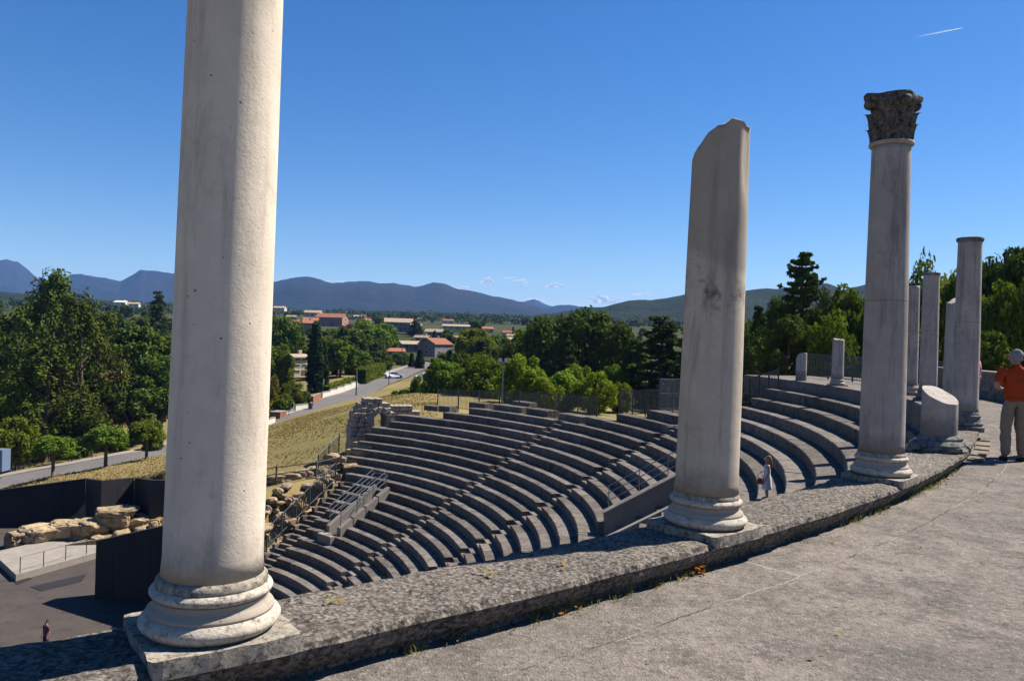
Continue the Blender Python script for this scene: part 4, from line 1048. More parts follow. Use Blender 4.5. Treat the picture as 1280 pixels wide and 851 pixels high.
# white roadside walls
def block_wall(label, xs, h, th_, mat, cap_mat=None):
    A_, B_ = xs; root = thing('roadside_wall', label, 'wall', A_, 0, 'pale walls along the road'); d = B_-A_; L = Vector((d.x,d.y,0)).length; n = max(2, int(L/3)); rz = math.atan2(d.y, d.x)
    for i in range(n):
        c = A_.lerp(B_, (i+.5)/n); MB().box((c.x-A_.x, c.y-A_.y, c.z-A_.z-.8), (L/n-.03, th_, h+.8), rz).build('wall_panel', M[mat], root)
        MB().box((c.x-A_.x, c.y-A_.y, c.z-A_.z+h+.002), (L/n-.01, th_+.1, .08), rz).build('coping', M['conc'], root)
block_wall('white rendered garden wall along the road, nearest section', (at_d(352,529,116), at_d(384,512,122)), 1.3, .3, 'white')
block_wall('white rendered garden wall along the road behind the litter bin', (at_d(402,501,131), at_d(446,485,146)), 1.3, .3, 'white')
block_wall('short brown gate wall between the two white garden walls', (at_d(390,507,124), at_d(400,502,130)), 1.4, .35, 'tile')
block_wall('low pale wall end beside the near column and road', (at_d(328,535,108), at_d(343,530,112)), 1.0, .3, 'white')
block_wall('brown brick wall block at the driveway beside the road', (at_d(343,528,114), at_d(352,526,117)), 1.5, 1.6, 'tile')
# blue louvred cabinet at the left edge
bp = at_d(3, 588, 84); cb = thing('louvred_cabinet', 'dark blue louvred cabinet beside the road at the left edge', 'cabinet', bp)
MB().box((-.6,0,0), (2.0,1.4,2.3)).build('cabinet_body', M['blue'], cb)
for i in range(9): MB().box((-.6,-.73,.12+i*.24), (1.9,.06,.16)).build('slat', M['blue'], cb)

# ------------------------------------------------------------------ cars
def car(label, p, rz):
    root = thing('parked_car', label, 'car', p, rz)
    prof = [(-2.05,.35),(-2.1,.62),(-1.95,.85),(-1.0,.95),(-.45,1.38),(.85,1.42),(1.55,1.02),(1.95,.92),(2.05,.6),(2.0,.35)]
    def slab(pr, w0, wt):
        mb = MB(); n = len(pr); L_ = []
        for sgn in (-1, 1): mb.v += [(x, sgn*(w0 if z < 1.0 else wt), z) for x, z in pr]
        mb.f.append(tuple(range(n))); mb.f.append(tuple(n+i for i in reversed(range(n))))
        for i in range(n): mb.f.append((i, n+i, n+(i+1) % n, (i+1) % n))
        return mb
    slab(prof, .86, .70).build('body', M['carwhite'], root)
    slab([(-.88,.98),(-.44,1.34),(.82,1.37),(1.42,1.03)], .875, .725).build('side_window', M['glass'], root)
    MB().hexa([(-1.02,-.66,.955),(-.94,-.66,.955),(-.94,.66,.955),(-1.02,.66,.955)], [(-.50,-.60,1.36),(-.42,-.60,1.36),(-.42,.60,1.36),(-.50,.60,1.36)]).build('windscreen', M['glass'], root)
    for x in (-1.3, 1.3):
        for y in (-.80, .80):
            wh = MB(); wh.tube([(x, y-.1, .32), (x, y+.1, .32)], .32, 16); w_ = wh.build('wheel', M['rubber'], root)
            MB().tube([(x, y-.105, .32), (x, y+.105, .32)], .18, 10).build('rim', M['steel'], w_)
    for y in (-.6, .6):
        MB().box((-2.06,y,.62), (.06,.36,.14)).build('headlight', M['glass'], root)
    MB().box((-2.09,0,.42), (.06,1.5,.14)).build('bumper', M['dsteel'], root)
    return root
def road_z(x, y): return float(terrain_raw([(x, y)])[0])+.02
cpos = at_d(492, 470, 165); cpos.z = road_z(cpos.x, cpos.y)
car('white hatchback driving down the valley road', cpos, R(215))
c_b = hit(531, 475, 60); car('white car parked behind the round bush beyond the grass verge', c_b, R(20))

# ------------------------------------------------------------------ houses
def house(label, x, yb, wpx, hw, roof, wall, rz=0, storeys=1, pitch=.38, depth=None, d=None, shut=False, name='house', group='houses in the valley', win=None):
    p = at_d(x, yb, d) if d else hit(x, yb, 90)
    wdt = max(wpx*p.y/F_PX, 3); dep = depth or wdt*.75; hh = hw*p.y/F_PX
    root = thing(name, label, 'house', p-Vector((0,0,.5)), rz, group)
    MB().box((0,0,0), (wdt, dep, hh+.5)).build('wall', M[wall], root)
    z = hh+.5; ov = .4; rh = dep*.5*pitch
    mb = MB(); hx, hy = wdt/2+ov, dep/2+ov
    vs = [(-hx,-hy,z-.12),(hx,-hy,z-.12),(hx,hy,z-.12),(-hx,hy,z-.12),(-hx,0,z+rh),(hx,0,z+rh)]
    vs2 = [(a, b_, c+.18) for a, b_, c in vs]
    mb.add(vs+vs2, [(6,7,11,10),(8,9,10,11),(1,0,4,5),(3,2,5,4),(0,1,7,6),(2,3,9,8),(0,6,10,4),(4,10,9,3),(1,5,11,7),(5,2,8,11)])
    rf = mb.build('roof', M[roof], root)
    MB().add([(-wdt/2+.01,-dep/2,z),(-wdt/2+.01,dep/2,z),(-wdt/2+.01,0,z+rh*.96),(wdt/2-.01,-dep/2,z),(wdt/2-.01,dep/2,z),(wdt/2-.01,0,z+rh*.96)], [(0,1,2)[::-1],(3,4,5)]).build('gable', M[wall], root)
    MB().box((wdt*.22,dep*.1,z), (.7,.6,rh+.9)).build('chimney', M[wall], rf)
    nwin = win or max(2, int(wdt/3.2)); sh = (hh)/storeys
    for s_ in range(storeys):
        for i in range(nwin):
            wx = (i+.5)/nwin*wdt-wdt/2; wz = .5+s_*sh+sh*.36; isdoor = (s_ == 0 and i == nwin//2)
            if isdoor: MB().box((wx,-dep/2-.02,.5), (1.0,.10,min(2.1,sh*.8))).build('door', M['wood'], root)
            else:
                f = MB().box((wx,-dep/2-.02,wz), (1.25,.10,min(1.3, sh*.5))).build('window', M['shutter' if shut else 'white'], root)
                MB().box((wx,-dep/2-.075,wz+.08), (1.05,.02,min(1.3, sh*.5)-.16)).build('pane', M['glass'], f)
        for sgn in (-1, 1):
            f = MB().box((sgn*(wdt/2+.02),0,.5+s_*sh+sh*.36), (.10,1.25,min(1.3, sh*.5))).build('window', M['white'], root)
            MB().box((sgn*(wdt/2+.075),0,.58+s_*sh+sh*.36), (.02,1.05,min(1.3, sh*.5)-.16)).build('pane', M['glass'], f)
    return root
house('pink walled house with red roof above the cypress', 381, 415, 27, 11, 'tile', 'pink', .1, 2, d=330)
house('long two storey pink house with red roof on the slope', 415, 407, 34, 10, 'tile', 'pink', -.1, 2, d=420)
house('house with wide tan roof above the pink houses', 392, 395, 20, 4, 'tan', 'cream', 0, 1, d=560)
house('apartment block with tan roof and blue shaded balconies', 498, 414, 34, 11, 'tan', 'greyw', .15, 2, d=420, shut=True, win=6)
house('small grey annex beside the blue shaded apartment block', 520, 416, 13, 9, 'tan', 'greyw', .1, 2, d=410)
house('house with pale tan roof behind the roadside poles', 511, 438, 24, 8, 'tan', 'greyw', .5, 1, d=255)
house('large grey gabled house with bright orange tile roof', 544, 444, 34, 14, 'tile', 'greyw', 1.0, 2, .55, d=245)
house('low house with orange roof at the top of the road', 492, 446, 24, 7, 'tile', 'cream', .3, 1, d=235)
house('house with pinkish roof and grey shed panels', 545, 421, 24, 6, 'tan', 'greyw', -.1, 1, d=340)
house('long low building with flat tan roof among the trees', 573, 412, 38, 4, 'tan', 'cream', 0, 1, .15, d=480)
house('small white house far beyond the long tan building', 599, 410, 12, 4, 'white', 'white', 0, 1, .2, d=620)
house('long low house with pale tan roof right of the bright tree', 630, 430, 36, 5, 'tan', 'cream', .1, 1, .25, d=300)
house('tan roofed house just beyond the trees by the fence', 568, 458, 22, 6, 'tan', 'tile', .1, 1, .3, d=190)
house('second tan roofed house peeping over the fence trees', 588, 456, 18, 6, 'tan', 'greyw', -.2, 1, .3, d=205)
house('cream villa with arched loggia beside the tall cypress', 371, 468, 14, 22, 'tan', 'cream', .9, 3, d=150, win=2)
house('white house with pale roof on the far left slope', 152, 381, 14, 3, 'white', 'white', 0, 1, d=600)
house('white house right of the pale roofed one on the left slope', 168, 383, 12, 3, 'tan', 'white', .2, 1, d=590)
house('tan roofed house above the left pines', 168, 406, 14, 4, 'tan', 'pink', .3, 1, d=350)
house('house with orange wall glimpsed between the left pines', 141, 512, 18, 40, 'tile', 'cream', .2, 2, d=116)
house('tiny white house at the foot of the mountain on the left', 350, 388, 14, 3, 'tan', 'white', 0, 1, d=700)
house('pale house far out on the plain beside a grove', 450, 399, 14, 3, 'tan', 'white', 0, 1, d=800)
for lb, x, y, wpx, hw, rf_, wl_, d_ in (('tiny tan roof left of the bright yellow green tree',573,426,13,4,'tan','cream',300),('small red roofed cottage at the right edge of the village',636,421,16,5,'tile','cream',420),
    ('tan roofed cottage between the apartment block and the grey gabled house',528,427,17,5,'tan','cream',300),('red roofed cottage left of the long pink house',388,406,18,6,'tile','cream',380),('low brown roofed outbuilding above the cream villa',377,433,16,7,'tile','greyw',200),
    ('tiny cream house at the left end of the village skyline',364,399,11,3,'tan','cream',520),('tan roofed shed in the trees below the long pink house',421,439,13,5,'tan','cream',230),('red roofed house on the far side of the long flat tan building',608,415,15,4,'tile','cream',430),
    ('cream house half hidden left of the long low tan roof',588,433,14,5,'tile','cream',270),('small red roofed house beyond the spreading tree',455,405,17,4,'tile','cream',560),('white walled house far right of the apartment block',560,404,13,3,'tile','white',650),('pale farmhouse at the foot of the central mountain',528,402,12,3,'tan','white',760)):
    house(lb, x, y, wpx, hw, rf_, wl_, random.uniform(-.5,.5), 1, .4, d=d_)
house('low tan roofed house at the edge of the middle grove', 640, 424, 14, 4, 'tan', 'cream', .2, 1, d=330)

# ------------------------------------------------------------------ trees
def quads(cent, nrm, size, asp=1.7):
    n = len(cent); nrm = nrm/np.linalg.norm(nrm, axis=1, keepdims=True)
    a = np.cross(nrm, rng.normal(size=(n,3))); a /= np.linalg.norm(a, axis=1, keepdims=True); b_ = np.cross(nrm, a)
    s = size*rng.uniform(.6, 1.35, (n,1)); L = a*s*asp*.5; W = b_*s*.5
    V = np.stack([cent-L, cent+W*.9-L*.1, cent+L, cent-W*.9-L*.1], 1).reshape(-1,3); return V
def leaf_object(name, V, mat):
    me = bpy.data.meshes.new(name); n = len(V)//4
    me.vertices.add(len(V)); me.vertices.foreach_set('co', V.ravel().astype(np.float32))
    me.loops.add(n*4); me.loops.foreach_set('vertex_index', np.arange(n*4, dtype=np.int32))
    me.polygons.add(n); me.polygons.foreach_set('loop_start', np.arange(0, n*4, 4, dtype=np.int32)); me.polygons.foreach_set('loop_total', np.full(n, 4, dtype=np.int32))
    me.update(calc_edges=True); me.materials.append(mat); return me
def clumps(cs, rs, per, size, flat=1.0, up=.4):
    out = []
    for c, r in zip(cs, rs):
        d = rng.normal(size=(per,3)); d /= np.linalg.norm(d, axis=1, keepdims=True)
        rad_ = r*rng.uniform(.35, 1.0, (per,1))**.6; off = d*rad_; off[:,2] *= flat
        nr_ = d+rng.normal(size=(per,3))*.7+np.array([0,0,up]); out.append(quads(c+off, nr_, size))
    return np.concatenate(out)
def tree_proto(kind, h, w, mat, seed, leaf=.30, dens=1.0):
    """returns (crown mesh, trunk mesh); base at the origin, height h, crown width w"""
    global rng
    keep = rng; rng = np.random.default_rng(seed); tk = MB(); cs, rs = [], []
    if kind == 'broad':
        hb = h*.22; n = int(60*dens)
        for i in range(n):
            d = rng.normal(size=3); d /= np.linalg.norm(d); rr_ = rng.uniform(.45, 1)**.5
            lump = 1+.28*fbm((d[0]*1.7+seed, d[1]*1.7, d[2]*1.7), 3)
            c = np.array([d[0]*w*.44*rr_*lump, d[1]*w*.44*rr_*lump, hb+(h-hb)*.52+d[2]*(h-hb)*.44*rr_*lump]); cs.append(c); rs.append(w*rng.uniform(.09,.17))
        V = clumps(cs, rs, int(150*dens), leaf)
        for i in range(7):
            c = cs[rng.integers(len(cs))]; tk.tube([(0,0,h*.12+i*.02*h), (c[0]*.4, c[1]*.4, hb+(c[2]-hb)*.45), tuple(c)], [.022*h, .013*h, .004*h], 6)
        tk.tube([(0,0,-.5),(0,0,h*.1),(.02*h,0,h*.3),(0,.02*h,h*.6)], [.035*h,.028*h,.022*h,.01*h], 8)
    elif kind == 'pine':                        # tall pine: irregular tiers of upturned boughs
        tk.tube([(0,0,-.5),(0,0,h*.5),(0,0,h*.97)], [.026*h,.017*h,.004*h], 8); nt_ = int(18*dens+4)
        for i in range(nt_):
            u = .14+.84*i/(nt_-1); zr = h*u; rm = (w*.52*(1.0-u)**.72+.03*w)*rng.uniform(.82,1.14); nb = rng.integers(9, 13)
            for j in range(nb):
                a = rng.uniform(0, 6.28); L = rm*rng.uniform(.45,1.1); tip = np.array([math.cos(a)*L, math.sin(a)*L, zr+L*rng.uniform(.05,.35)])
                tk.tube([(0,0,zr), tuple(tip*np.array([.5,.5,0])+np.array([0,0,zr+(tip[2]-zr)*.3])), tuple(tip)], [.007*h,.005*h,.002*h], 4, False)
                for q in np.linspace(.45, 1, 4): cs.append(np.array([tip[0]*q, tip[1]*q, zr+(tip[2]-zr)*q*q])+rng.normal(size=3)*.12*rm*.3); rs.append(max(.16, L*.115))
        cs.append(np.array([0,0,h*.97])); rs.append(.3)
        V = clumps(cs, rs, int(22*dens), leaf*.7, .7, .9)
    elif kind == 'aleppo':                      # soft rounded pine, clumps pointing up
        tk.tube([(0,0,-.5),(.02*h,0,h*.3),(0,.015*h,h*.6),(0,0,h*.9)], [.03*h,.024*h,.015*h,.004*h], 8); n = int(120*dens)
        for i in range(n):
            u = rng.uniform(0, 1)**.9; a = rng.uniform(0, 6.28); q = rng.uniform(.25, 1)**.5
            lump = 1+.45*fbm((math.cos(a)*1.6+seed, math.sin(a)*1.6, u*4), 3)
            rm = w*.5*(math.sin(math.pi*(.18+.80*u))**.75)*lump*q
            c = np.array([math.cos(a)*rm, math.sin(a)*rm, h*(.10+.86*u)]); cs.append(c); rs.append(w*rng.uniform(.055,.105))
            if i % 7 == 0: tk.tube([(0,0,max(.1*h, c[2]-.12*h)), tuple(c)], [.010*h,.003*h], 5, False)
        V = clumps(cs, rs, int(75*dens), leaf*.8, 1.35, 1.0)
    elif kind == 'cedar':                       # layered horizontal boughs
        tk.tube([(0,0,-.5),(0,0,h*.5),(0,0,h*.95)], [.03*h,.02*h,.004*h], 8); nt_ = int(19*dens+4)
        for i in range(nt_):
            u = .12+.84*i/(nt_-1); zr = h*u; rm = w*.5*(1.08-u)**.6*rng.uniform(.75,1.1)
            for j in range(rng.integers(5, 8)):
                a = rng.uniform(0, 6.28); L = rm*rng.uniform(.55,1.1); dz = rng.uniform(-.22,.16)*L
                tk.tube([(0,0,zr), (math.cos(a)*L, math.sin(a)*L, zr+dz)], [.007*h,.002*h], 4, False)
                for q in np.linspace(.3, 1, 5): cs.append(np.array([math.cos(a)*L*q, math.sin(a)*L*q, zr+dz*q])+rng.normal(size=3)*np.array([.25,.25,.06])*rm*.25); rs.append(max(.3, L*.22))
        V = clumps(cs, rs, int(28*dens), leaf*.85, .42, 1.0)
    elif kind == 'cypress':
        tk.tube([(0,0,-.5),(0,0,h*.9)], [.025*h,.004*h], 6); n = int(90*dens)
        for i in range(n):
            u = rng.uniform(.03,1); rm = w*.5*(math.sin(math.pi*min(1,.25+u*.78))**.8)*rng.uniform(.6,1); a = rng.uniform(0,6.28)
            cs.append(np.array([math.cos(a)*rm*.7, math.sin(a)*rm*.7, h*u])); rs.append(w*.22)
        V = clumps(cs, rs, int(70*dens), leaf, 1.5, .3)
    elif kind == 'round':                       # young umbrella pine: bare stem, ball crown
        tk.tube([(0,0,-.3),(0,0,h*.4),(.02*h,0,h*.7)], [.032*h,.026*h,.012*h], 8)
        for j in range(6):
            a = j*1.05; tk.tube([(0,0,h*.38),(math.cos(a)*w*.28, math.sin(a)*w*.28, h*.62)], [.014*h,.005*h], 5, False)
        for i in range(int(60*dens)):
            d = rng.normal(size=3); d /= np.linalg.norm(d); d[2] = abs(d[2])*1.0-.38; q = rng.uniform(.4,1)**.5
            cs.append(np.array([d[0]*w*.46*q, d[1]*w*.46*q, h*.58+d[2]*h*.38*q])); rs.append(w*rng.uniform(.09,.15))
        V = clumps(cs, rs, int(120*dens), leaf, .9, .7)
    elif kind == 'umbrella':
        tk.tube([(0,0,-.5),(.02*h,0,h*.45),(0,0,h*.78)], [.03*h,.024*h,.014*h], 8)
        for i in range(int(70*dens)):
            a = rng.uniform(0,6.28); q = rng.uniform(0,1)**.5; c = np.array([math.cos(a)*w*.46*q, math.sin(a)*w*.46*q, h*(.93-.16*q*q)+rng.uniform(-.10,.02)*h]); cs.append(c); rs.append(w*rng.uniform(.07,.12))
            if i % 8 == 0: tk.tube([(0,0,h*.6), tuple(c)], [.012*h,.004*h], 5, False)
        V = clumps(cs, rs, int(110*dens), leaf, .7, .9)
    elif kind == 'bush':
        for i in range(int(34*dens)):
            d = rng.normal(size=3); d /= np.linalg.norm(d); d[2] = abs(d[2]); q = rng.uniform(.3,1)**.5
            cs.append(np.array([d[0]*w*.44*q, d[1]*w*.44*q, h*.12+d[2]*h*.78*q])); rs.append(w*rng.uniform(.10,.18))
        V = clumps(cs, rs, int(110*dens), leaf); tk.tube([(0,0,-.3),(0,0,h*.5)], [.03*h,.01*h], 6)
        for j in range(5): c = cs[j]; tk.tube([(0,0,.05*h), tuple(c)], [.014*h,.005*h], 4, False)
    crown = leaf_object('crown', V, mat); tm = tk.mesh('trunk', True); tm.materials.append(M['bark']); rng = keep
    return crown, tm, h, w
PROTO = {
 'broad_mid': tree_proto('broad', 9, 7.5, M['leaf_mid'], 11, .28), 'broad_mid2': tree_proto('broad', 9, 8.5, M['leaf_mid'], 12, .28),
 'broad_dark': tree_proto('broad', 10, 8.5, M['leaf_dark'], 13, .30), 'broad_dark2': tree_proto('broad', 10, 7.5, M['leaf_dark'], 14, .30),
 'broad_bright': tree_proto('broad', 7, 6.5, M['leaf_bright'], 15, .26), 'broad_bright2': tree_proto('broad', 7, 6, M['leaf_bright'], 16, .26),
 'pine': tree_proto('pine', 13, 8, M['leaf_pine'], 21, .30), 'pine2': tree_proto('pine', 13, 7, M['leaf_pine'], 22, .30),
 'aleppo': tree_proto('aleppo', 13, 9, M['leaf_pine'], 41, .28), 'aleppo2': tree_proto('aleppo', 12, 9, M['leaf_pine'], 42, .28),
 'cedar': tree_proto('cedar', 13, 10, M['leaf_cedar'], 23, .32), 'cedar2': tree_proto('cedar', 12, 8, M['leaf_cedar'], 24, .32),
 'cypress': tree_proto('cypress', 10, 2.4, M['leaf_cyp'], 25, .22), 'round': tree_proto('round', 5.4, 4.0, M['leaf_mid'], 26, .15, 1.2), 'round2': tree_proto('round', 5.4, 4.0, M['leaf_mid'], 27, .15, 1.2),
 'umbrella': tree_proto('umbrella', 9, 9, M['leaf_pine'], 28, .26), 'bush': tree_proto('bush', 2.4, 3.0, M['leaf_mid'], 29, .18), 'bush_yel': tree_proto('bush', 2.4, 3.0, M['leaf_yel'], 30, .18),
 'bush_dark': tree_proto('bush', 2.4, 3.0, M['leaf_dark'], 31, .18), 'plum': tree_proto('broad', 6, 6, M['leaf_plum'], 32, .28),
 'far': tree_proto('broad', 9, 8, M['leaf_dark'], 33, .75, .5), 'far2': tree_proto('cedar', 11, 7, M['leaf_cedar'], 34, .7, .5), 'far3': tree_proto('broad', 8, 8, M['leaf_mid'], 35, .75, .5), 'far4': tree_proto('cypress', 11, 3, M['leaf_cyp'], 36, .7, .5),
}
NAMES = {'pine':'pine_tree','aleppo':'pine_tree','cedar':'cedar_tree','cypress':'cypress_tree','round':'umbrella_pine','umbrella':'umbrella_pine','bush':'bush','plum':'plum_tree'}
def tree(proto, p, h, w, label, group=None, sink=.1):
    cm, tm, ph, pw = PROTO[proto]; nm = 'broadleaf_tree'
    for k, v in NAMES.items():
        if proto.startswith(k): nm = v
    cat = 'bush' if nm == 'bush' else 'tree'
    root = thing(nm, label, cat, Vector(p)-Vector((0,0,sink)), random.uniform(0, 6.28), group, (w/pw, w/pw, h/ph))
    link('trunk', tm, None, root); link('crown', cm, None, root); return root
def tree_px(proto, x, yt, yb, wpx, d, label, group=None, ground=None):
    """crown top and foot given where the photograph shows them, at distance d"""
    b0 = at_d(x, yb, d); t0 = at_d(x, yt, d); g = tz(b0.x, b0.y)
    foot = min(b0.z, g) if ground is None else ground
    return tree(proto, Vector((b0.x, b0.y, foot)), t0.z-foot, wpx*d/F_PX, label, group)
# left group
tree_px('aleppo', 64, 340, 560, 105, 104, 'tallest pine of the dense left group with its tip above the mountains')
tree_px('aleppo2', 98, 366, 560, 95, 99, 'bushy pine right of the tallest one in the left group')
tree_px('aleppo2', 18, 384, 560, 110, 110, 'broad dark pine at the left edge behind the pines')
tree_px('aleppo', 58, 425, 565, 120, 95, 'wide dark pine in front of the tallest left pine')
tree_px('umbrella', 172, 406, 545, 100, 112, 'wide flat topped umbrella pine beside the near column')
tree_px('aleppo', 130, 392, 545, 70, 118, 'slim pine between the bushy pine and the umbrella pine')
tree_px('broad_dark', 200, 440, 545, 80, 108, 'dark leafy tree just left of the near column')
tree_px('cedar', 196, 362, 440, 34, 230, 'dark pointed conifer beside the near column above the umbrella pine')
tree_px('broad_mid', 12, 478, 575, 70, 92, 'light green tree behind the blue cabinet')
tree_px('broad_bright', 20, 522, 578, 50, 88, 'small bright green tree at the left roadside')
tree_px('cedar2', 105, 462, 562, 90, 102, 'low dark cedar behind the second small pine')
tree_px('broad_dark2', 165, 470, 556, 70, 104, 'dark shrubby tree behind the third small pine')
for x, yb, yt, wpx, pr_, lb in ((66,596,533,52,'round','first small round pine on the dry verge, nearest the left edge'),(132,580,521,54,'round2','second small round pine, beside the walking person'),(183,572,514,46,'round','third small round pine, half behind the near column')):
    tree_px(pr_, x, yt, yb, wpx, 80 if x < 100 else 84 if x < 150 else 87, lb)
for i, (x, y, w_) in enumerate([(20,580,22),(45,578,20),(100,566,30),(150,556,24),(190,550,30),(8,560,40)]):
    tree_px('bush' if i % 2 else 'bush_dark', x, y-16, y, w_, 97, 'low green shrub under the trees along the left road', 'shrubs along the left road')
# left middle: between near column and road
for a in [('broad_dark',352,394,500,60,170,'rounded dark tree right beside the near column'),('broad_mid',345,430,505,50,140,'mid green tree in front of the rounded dark tree'),('bush_yel',338,462,508,26,122,'yellowish bush at the edge of the near column'),
          ('broad_mid2',365,478,520,40,126,'leafy garden tree above the nearest white wall'),('bush',350,492,526,40,119,'rounded garden bush behind the nearest white wall'),('bush_dark',378,488,512,26,126,'dark garden bush behind the litter bin'),
          ('cypress',393,406,494,24,140,'tall dark cypress standing beside the cream villa'),('cypress',404,430,492,14,142,'lower cypress leaning against the tall dark one'),
          ('broad_mid',412,420,470,44,190,'bright topped tree right of the cypress pair'),('broad_dark',440,436,478,50,170,'dark tree behind the clipped hedge'),('broad_mid',462,400,455,66,235,'large spreading tree in the middle of the valley'),('broad_mid2',430,412,448,50,260,'tree in front of the long pink house'),
          ('plum',433,406,424,24,300,'dark red plum tree beside the long pink house'),('broad_dark2',475,438,474,36,190,'dark tree at the bend of the road'),('cypress',418,436,478,10,168,'thin cypress beside the wooden pole'),
          ('cedar2',519,400,424,26,390,'dark conifer in front of the blue shaded apartment block'),('broad_dark',500,440,462,24,215,'dark tree between the road end and the orange roof'),('cypress',524,438,470,14,200,'dark cypress at the end of the road'),('cypress',514,442,468,10,205,'slim cypress left of the one at the road end'),
          ('broad_bright',592,412,452,52,190,'tall bright yellow green tree above the tan roof'),('broad_dark',560,440,470,36,180,'dark tree beside the tan roofed house'),
          ('bush',520,468,488,20,105,'neat round bush on the grass verge near the parked car'),('bush_dark',505,482,506,44,92,'spreading dark bush on the grass above the arch'),('bush_yel',530,486,506,44,92,'yellow green bush right of the dark spreading bush'),('bush_dark',540,474,498,34,100,'dark thicket behind the round bush')]:
    tree_px(*a)
# clipped hedge by the road: leaves on a box
def hedge(label, xa, ya, da, xb, yb, db, h, th_):
    A_, B_ = at_d(xa, ya, da), at_d(xb, yb, db); dv = B_-A_; L = dv.length; nn_ = Vector((-dv.y, dv.x, 0)).normalized(); n = int(L*h*60); pts_ = []; nr_ = []
    for i in range(n):
        u = rng.uniform(); v = rng.uniform(); s_ = rng.choice([-1, 1]); topq = rng.uniform() < .3
        p = A_+dv*u+nn_*(th_/2*(s_ if not topq else rng.uniform(-1,1))*(1+.1*rng.normal()))+Vector((0,0,h*(1 if topq else v)))
        pts_.append((p.x-A_.x, p.y-A_.y, p.z-A_.z)); nr_.append(tuple(nn_*s_*(0 if topq else 1)+Vector((0,0,1 if topq else .2))+Vector(rng.normal(size=3)*.5)))
    root = thing('hedge', label, 'hedge', A_); link('foliage', leaf_object('foliage', quads(np.array(pts_), np.array(nr_), .28), M['leaf_mid']), None, root)
    MB().hexa([Vector((0,0,-.4))-nn_*th_*.4, dv-nn_*th_*.4+Vector((0,0,-.4)), dv+nn_*th_*.4+Vector((0,0,-.4)), Vector((0,0,-.4))+nn_*th_*.4], [Vector((0,0,h*.93))-nn_*th_*.4, dv-nn_*th_*.4+Vector((0,0,h*.93)), dv+nn_*th_*.4+Vector((0,0,h*.93)), Vector((0,0,h*.93))+nn_*th_*.4]).build('inner_branches', M['leaf_cyp'], root)
hedge('tall clipped green hedge along the far side of the road', 450, 485, 150, 476, 474, 172, 3.6, 2.2)
hedge('low clipped hedge in the garden above the white wall', 408, 494, 138, 440, 482, 150, 1.6, 1.4)
# behind the fence
for a in [('broad_mid',555,448,520,62,92,'leafy tree left of the floodlight pole behind the fence'),('broad_mid2',600,446,520,70,88,'wide leafy tree behind the fence at the floodlight pole'),('broad_dark2',575,440,515,50,104,'darker tree behind the leafy fence trees'),
          ('broad_bright',652,446,530,62,78,'bright green bushy tree right of the floodlight pole'),('broad_bright2',700,462,532,56,74,'bright green bush tree in the middle of the fence'),('broad_bright',742,466,532,54,72,'yellow green bush tree near the raised blocks'),('broad_bright2',775,478,530,34,76,'small yellow green shrub left of the steel enclosure'),
          ('broad_bright',722,458,530,50,86,'tall bright green tree between the two fence bushes'),('broad_bright2',678,470,530,44,70,'low bright bush left of the middle fence bush'),('broad_mid',765,455,525,48,88,'leafy tree behind the yellow green fence bush'),
          ('broad_bright',625,470,525,44,84,'low bright bush beside the floodlight pole'),
          ('broad_dark',690,392,520,80,118,'dark rounded tree in the middle grove'),('broad_dark2',735,388,520,86,112,'large dark tree at the centre of the middle grove'),('broad_mid',660,404,515,60,128,'mid green tree at the left end of the middle grove'),('cedar2',705,410,520,50,104,'dark conifer among the middle grove'),('broad_dark',640,425,515,50,122,'dark tree low at the left end of the middle grove'),
          ('cedar',825,392,520,96,88,'large dark cedar left of the broken column'),('cedar2',790,420,520,66,92,'layered cedar with pale tips left of the large one'),('broad_dark2',775,405,520,60,106,'dark leafy tree behind the layered cedars'),('cedar',865,398,515,80,84,'dark cedar hidden behind the broken column'),
          # right group
          ('pine',998,314,480,128,66,'tall pine with open pointed top rising above the right trees'),('aleppo',968,372,485,66,68,'lower pine left of the tall open topped one'),('cedar2',945,378,490,46,74,'dark narrow conifer right of the broken column'),('aleppo2',1030,362,480,64,72,'pine right of the tall open topped one'),
          ('aleppo2',985,396,486,110,62,'broad dark pine below the tall open topped pine'),('broad_mid',1062,356,470,76,66,'light green tree left of the capital column'),('broad_mid2',1040,400,478,80,60,'leafy tree behind the short column remnant'),
          ('broad_mid',1105,352,478,70,62,'leafy tree behind the column with the capital'),('broad_mid2',1150,336,475,74,60,'tall leafy tree between the slim grey columns'),('broad_bright',1195,346,478,70,58,'brighter leafy tree behind the ringed column'),('broad_mid',1240,352,480,80,54,'leafy tree right of the ringed column'),('broad_mid2',1290,350,480,90,52,'leafy tree at the right edge above the wall'),
          ('umbrella',1268,304,480,100,58,'pine with spreading crown at the right edge above the leafy trees'),('cedar',948,395,480,60,96,'dark cedar behind the bluish fence'),('broad_dark',925,400,490,60,100,'dark leafy tree hidden behind the broken column'),('broad_dark2',960,420,480,60,84,'shadowy tree under the lower pine'),('broad_dark',1120,400,480,80,52,'dark shrubby tree behind the walkway wall'),('broad_dark2',1215,410,485,90,48,'dark shrubby tree close behind the walkway wall'),('broad_mid',1340,330,480,110,56,'tall leafy tree beyond the right edge of the walkway')]:
    tree_px(*a)
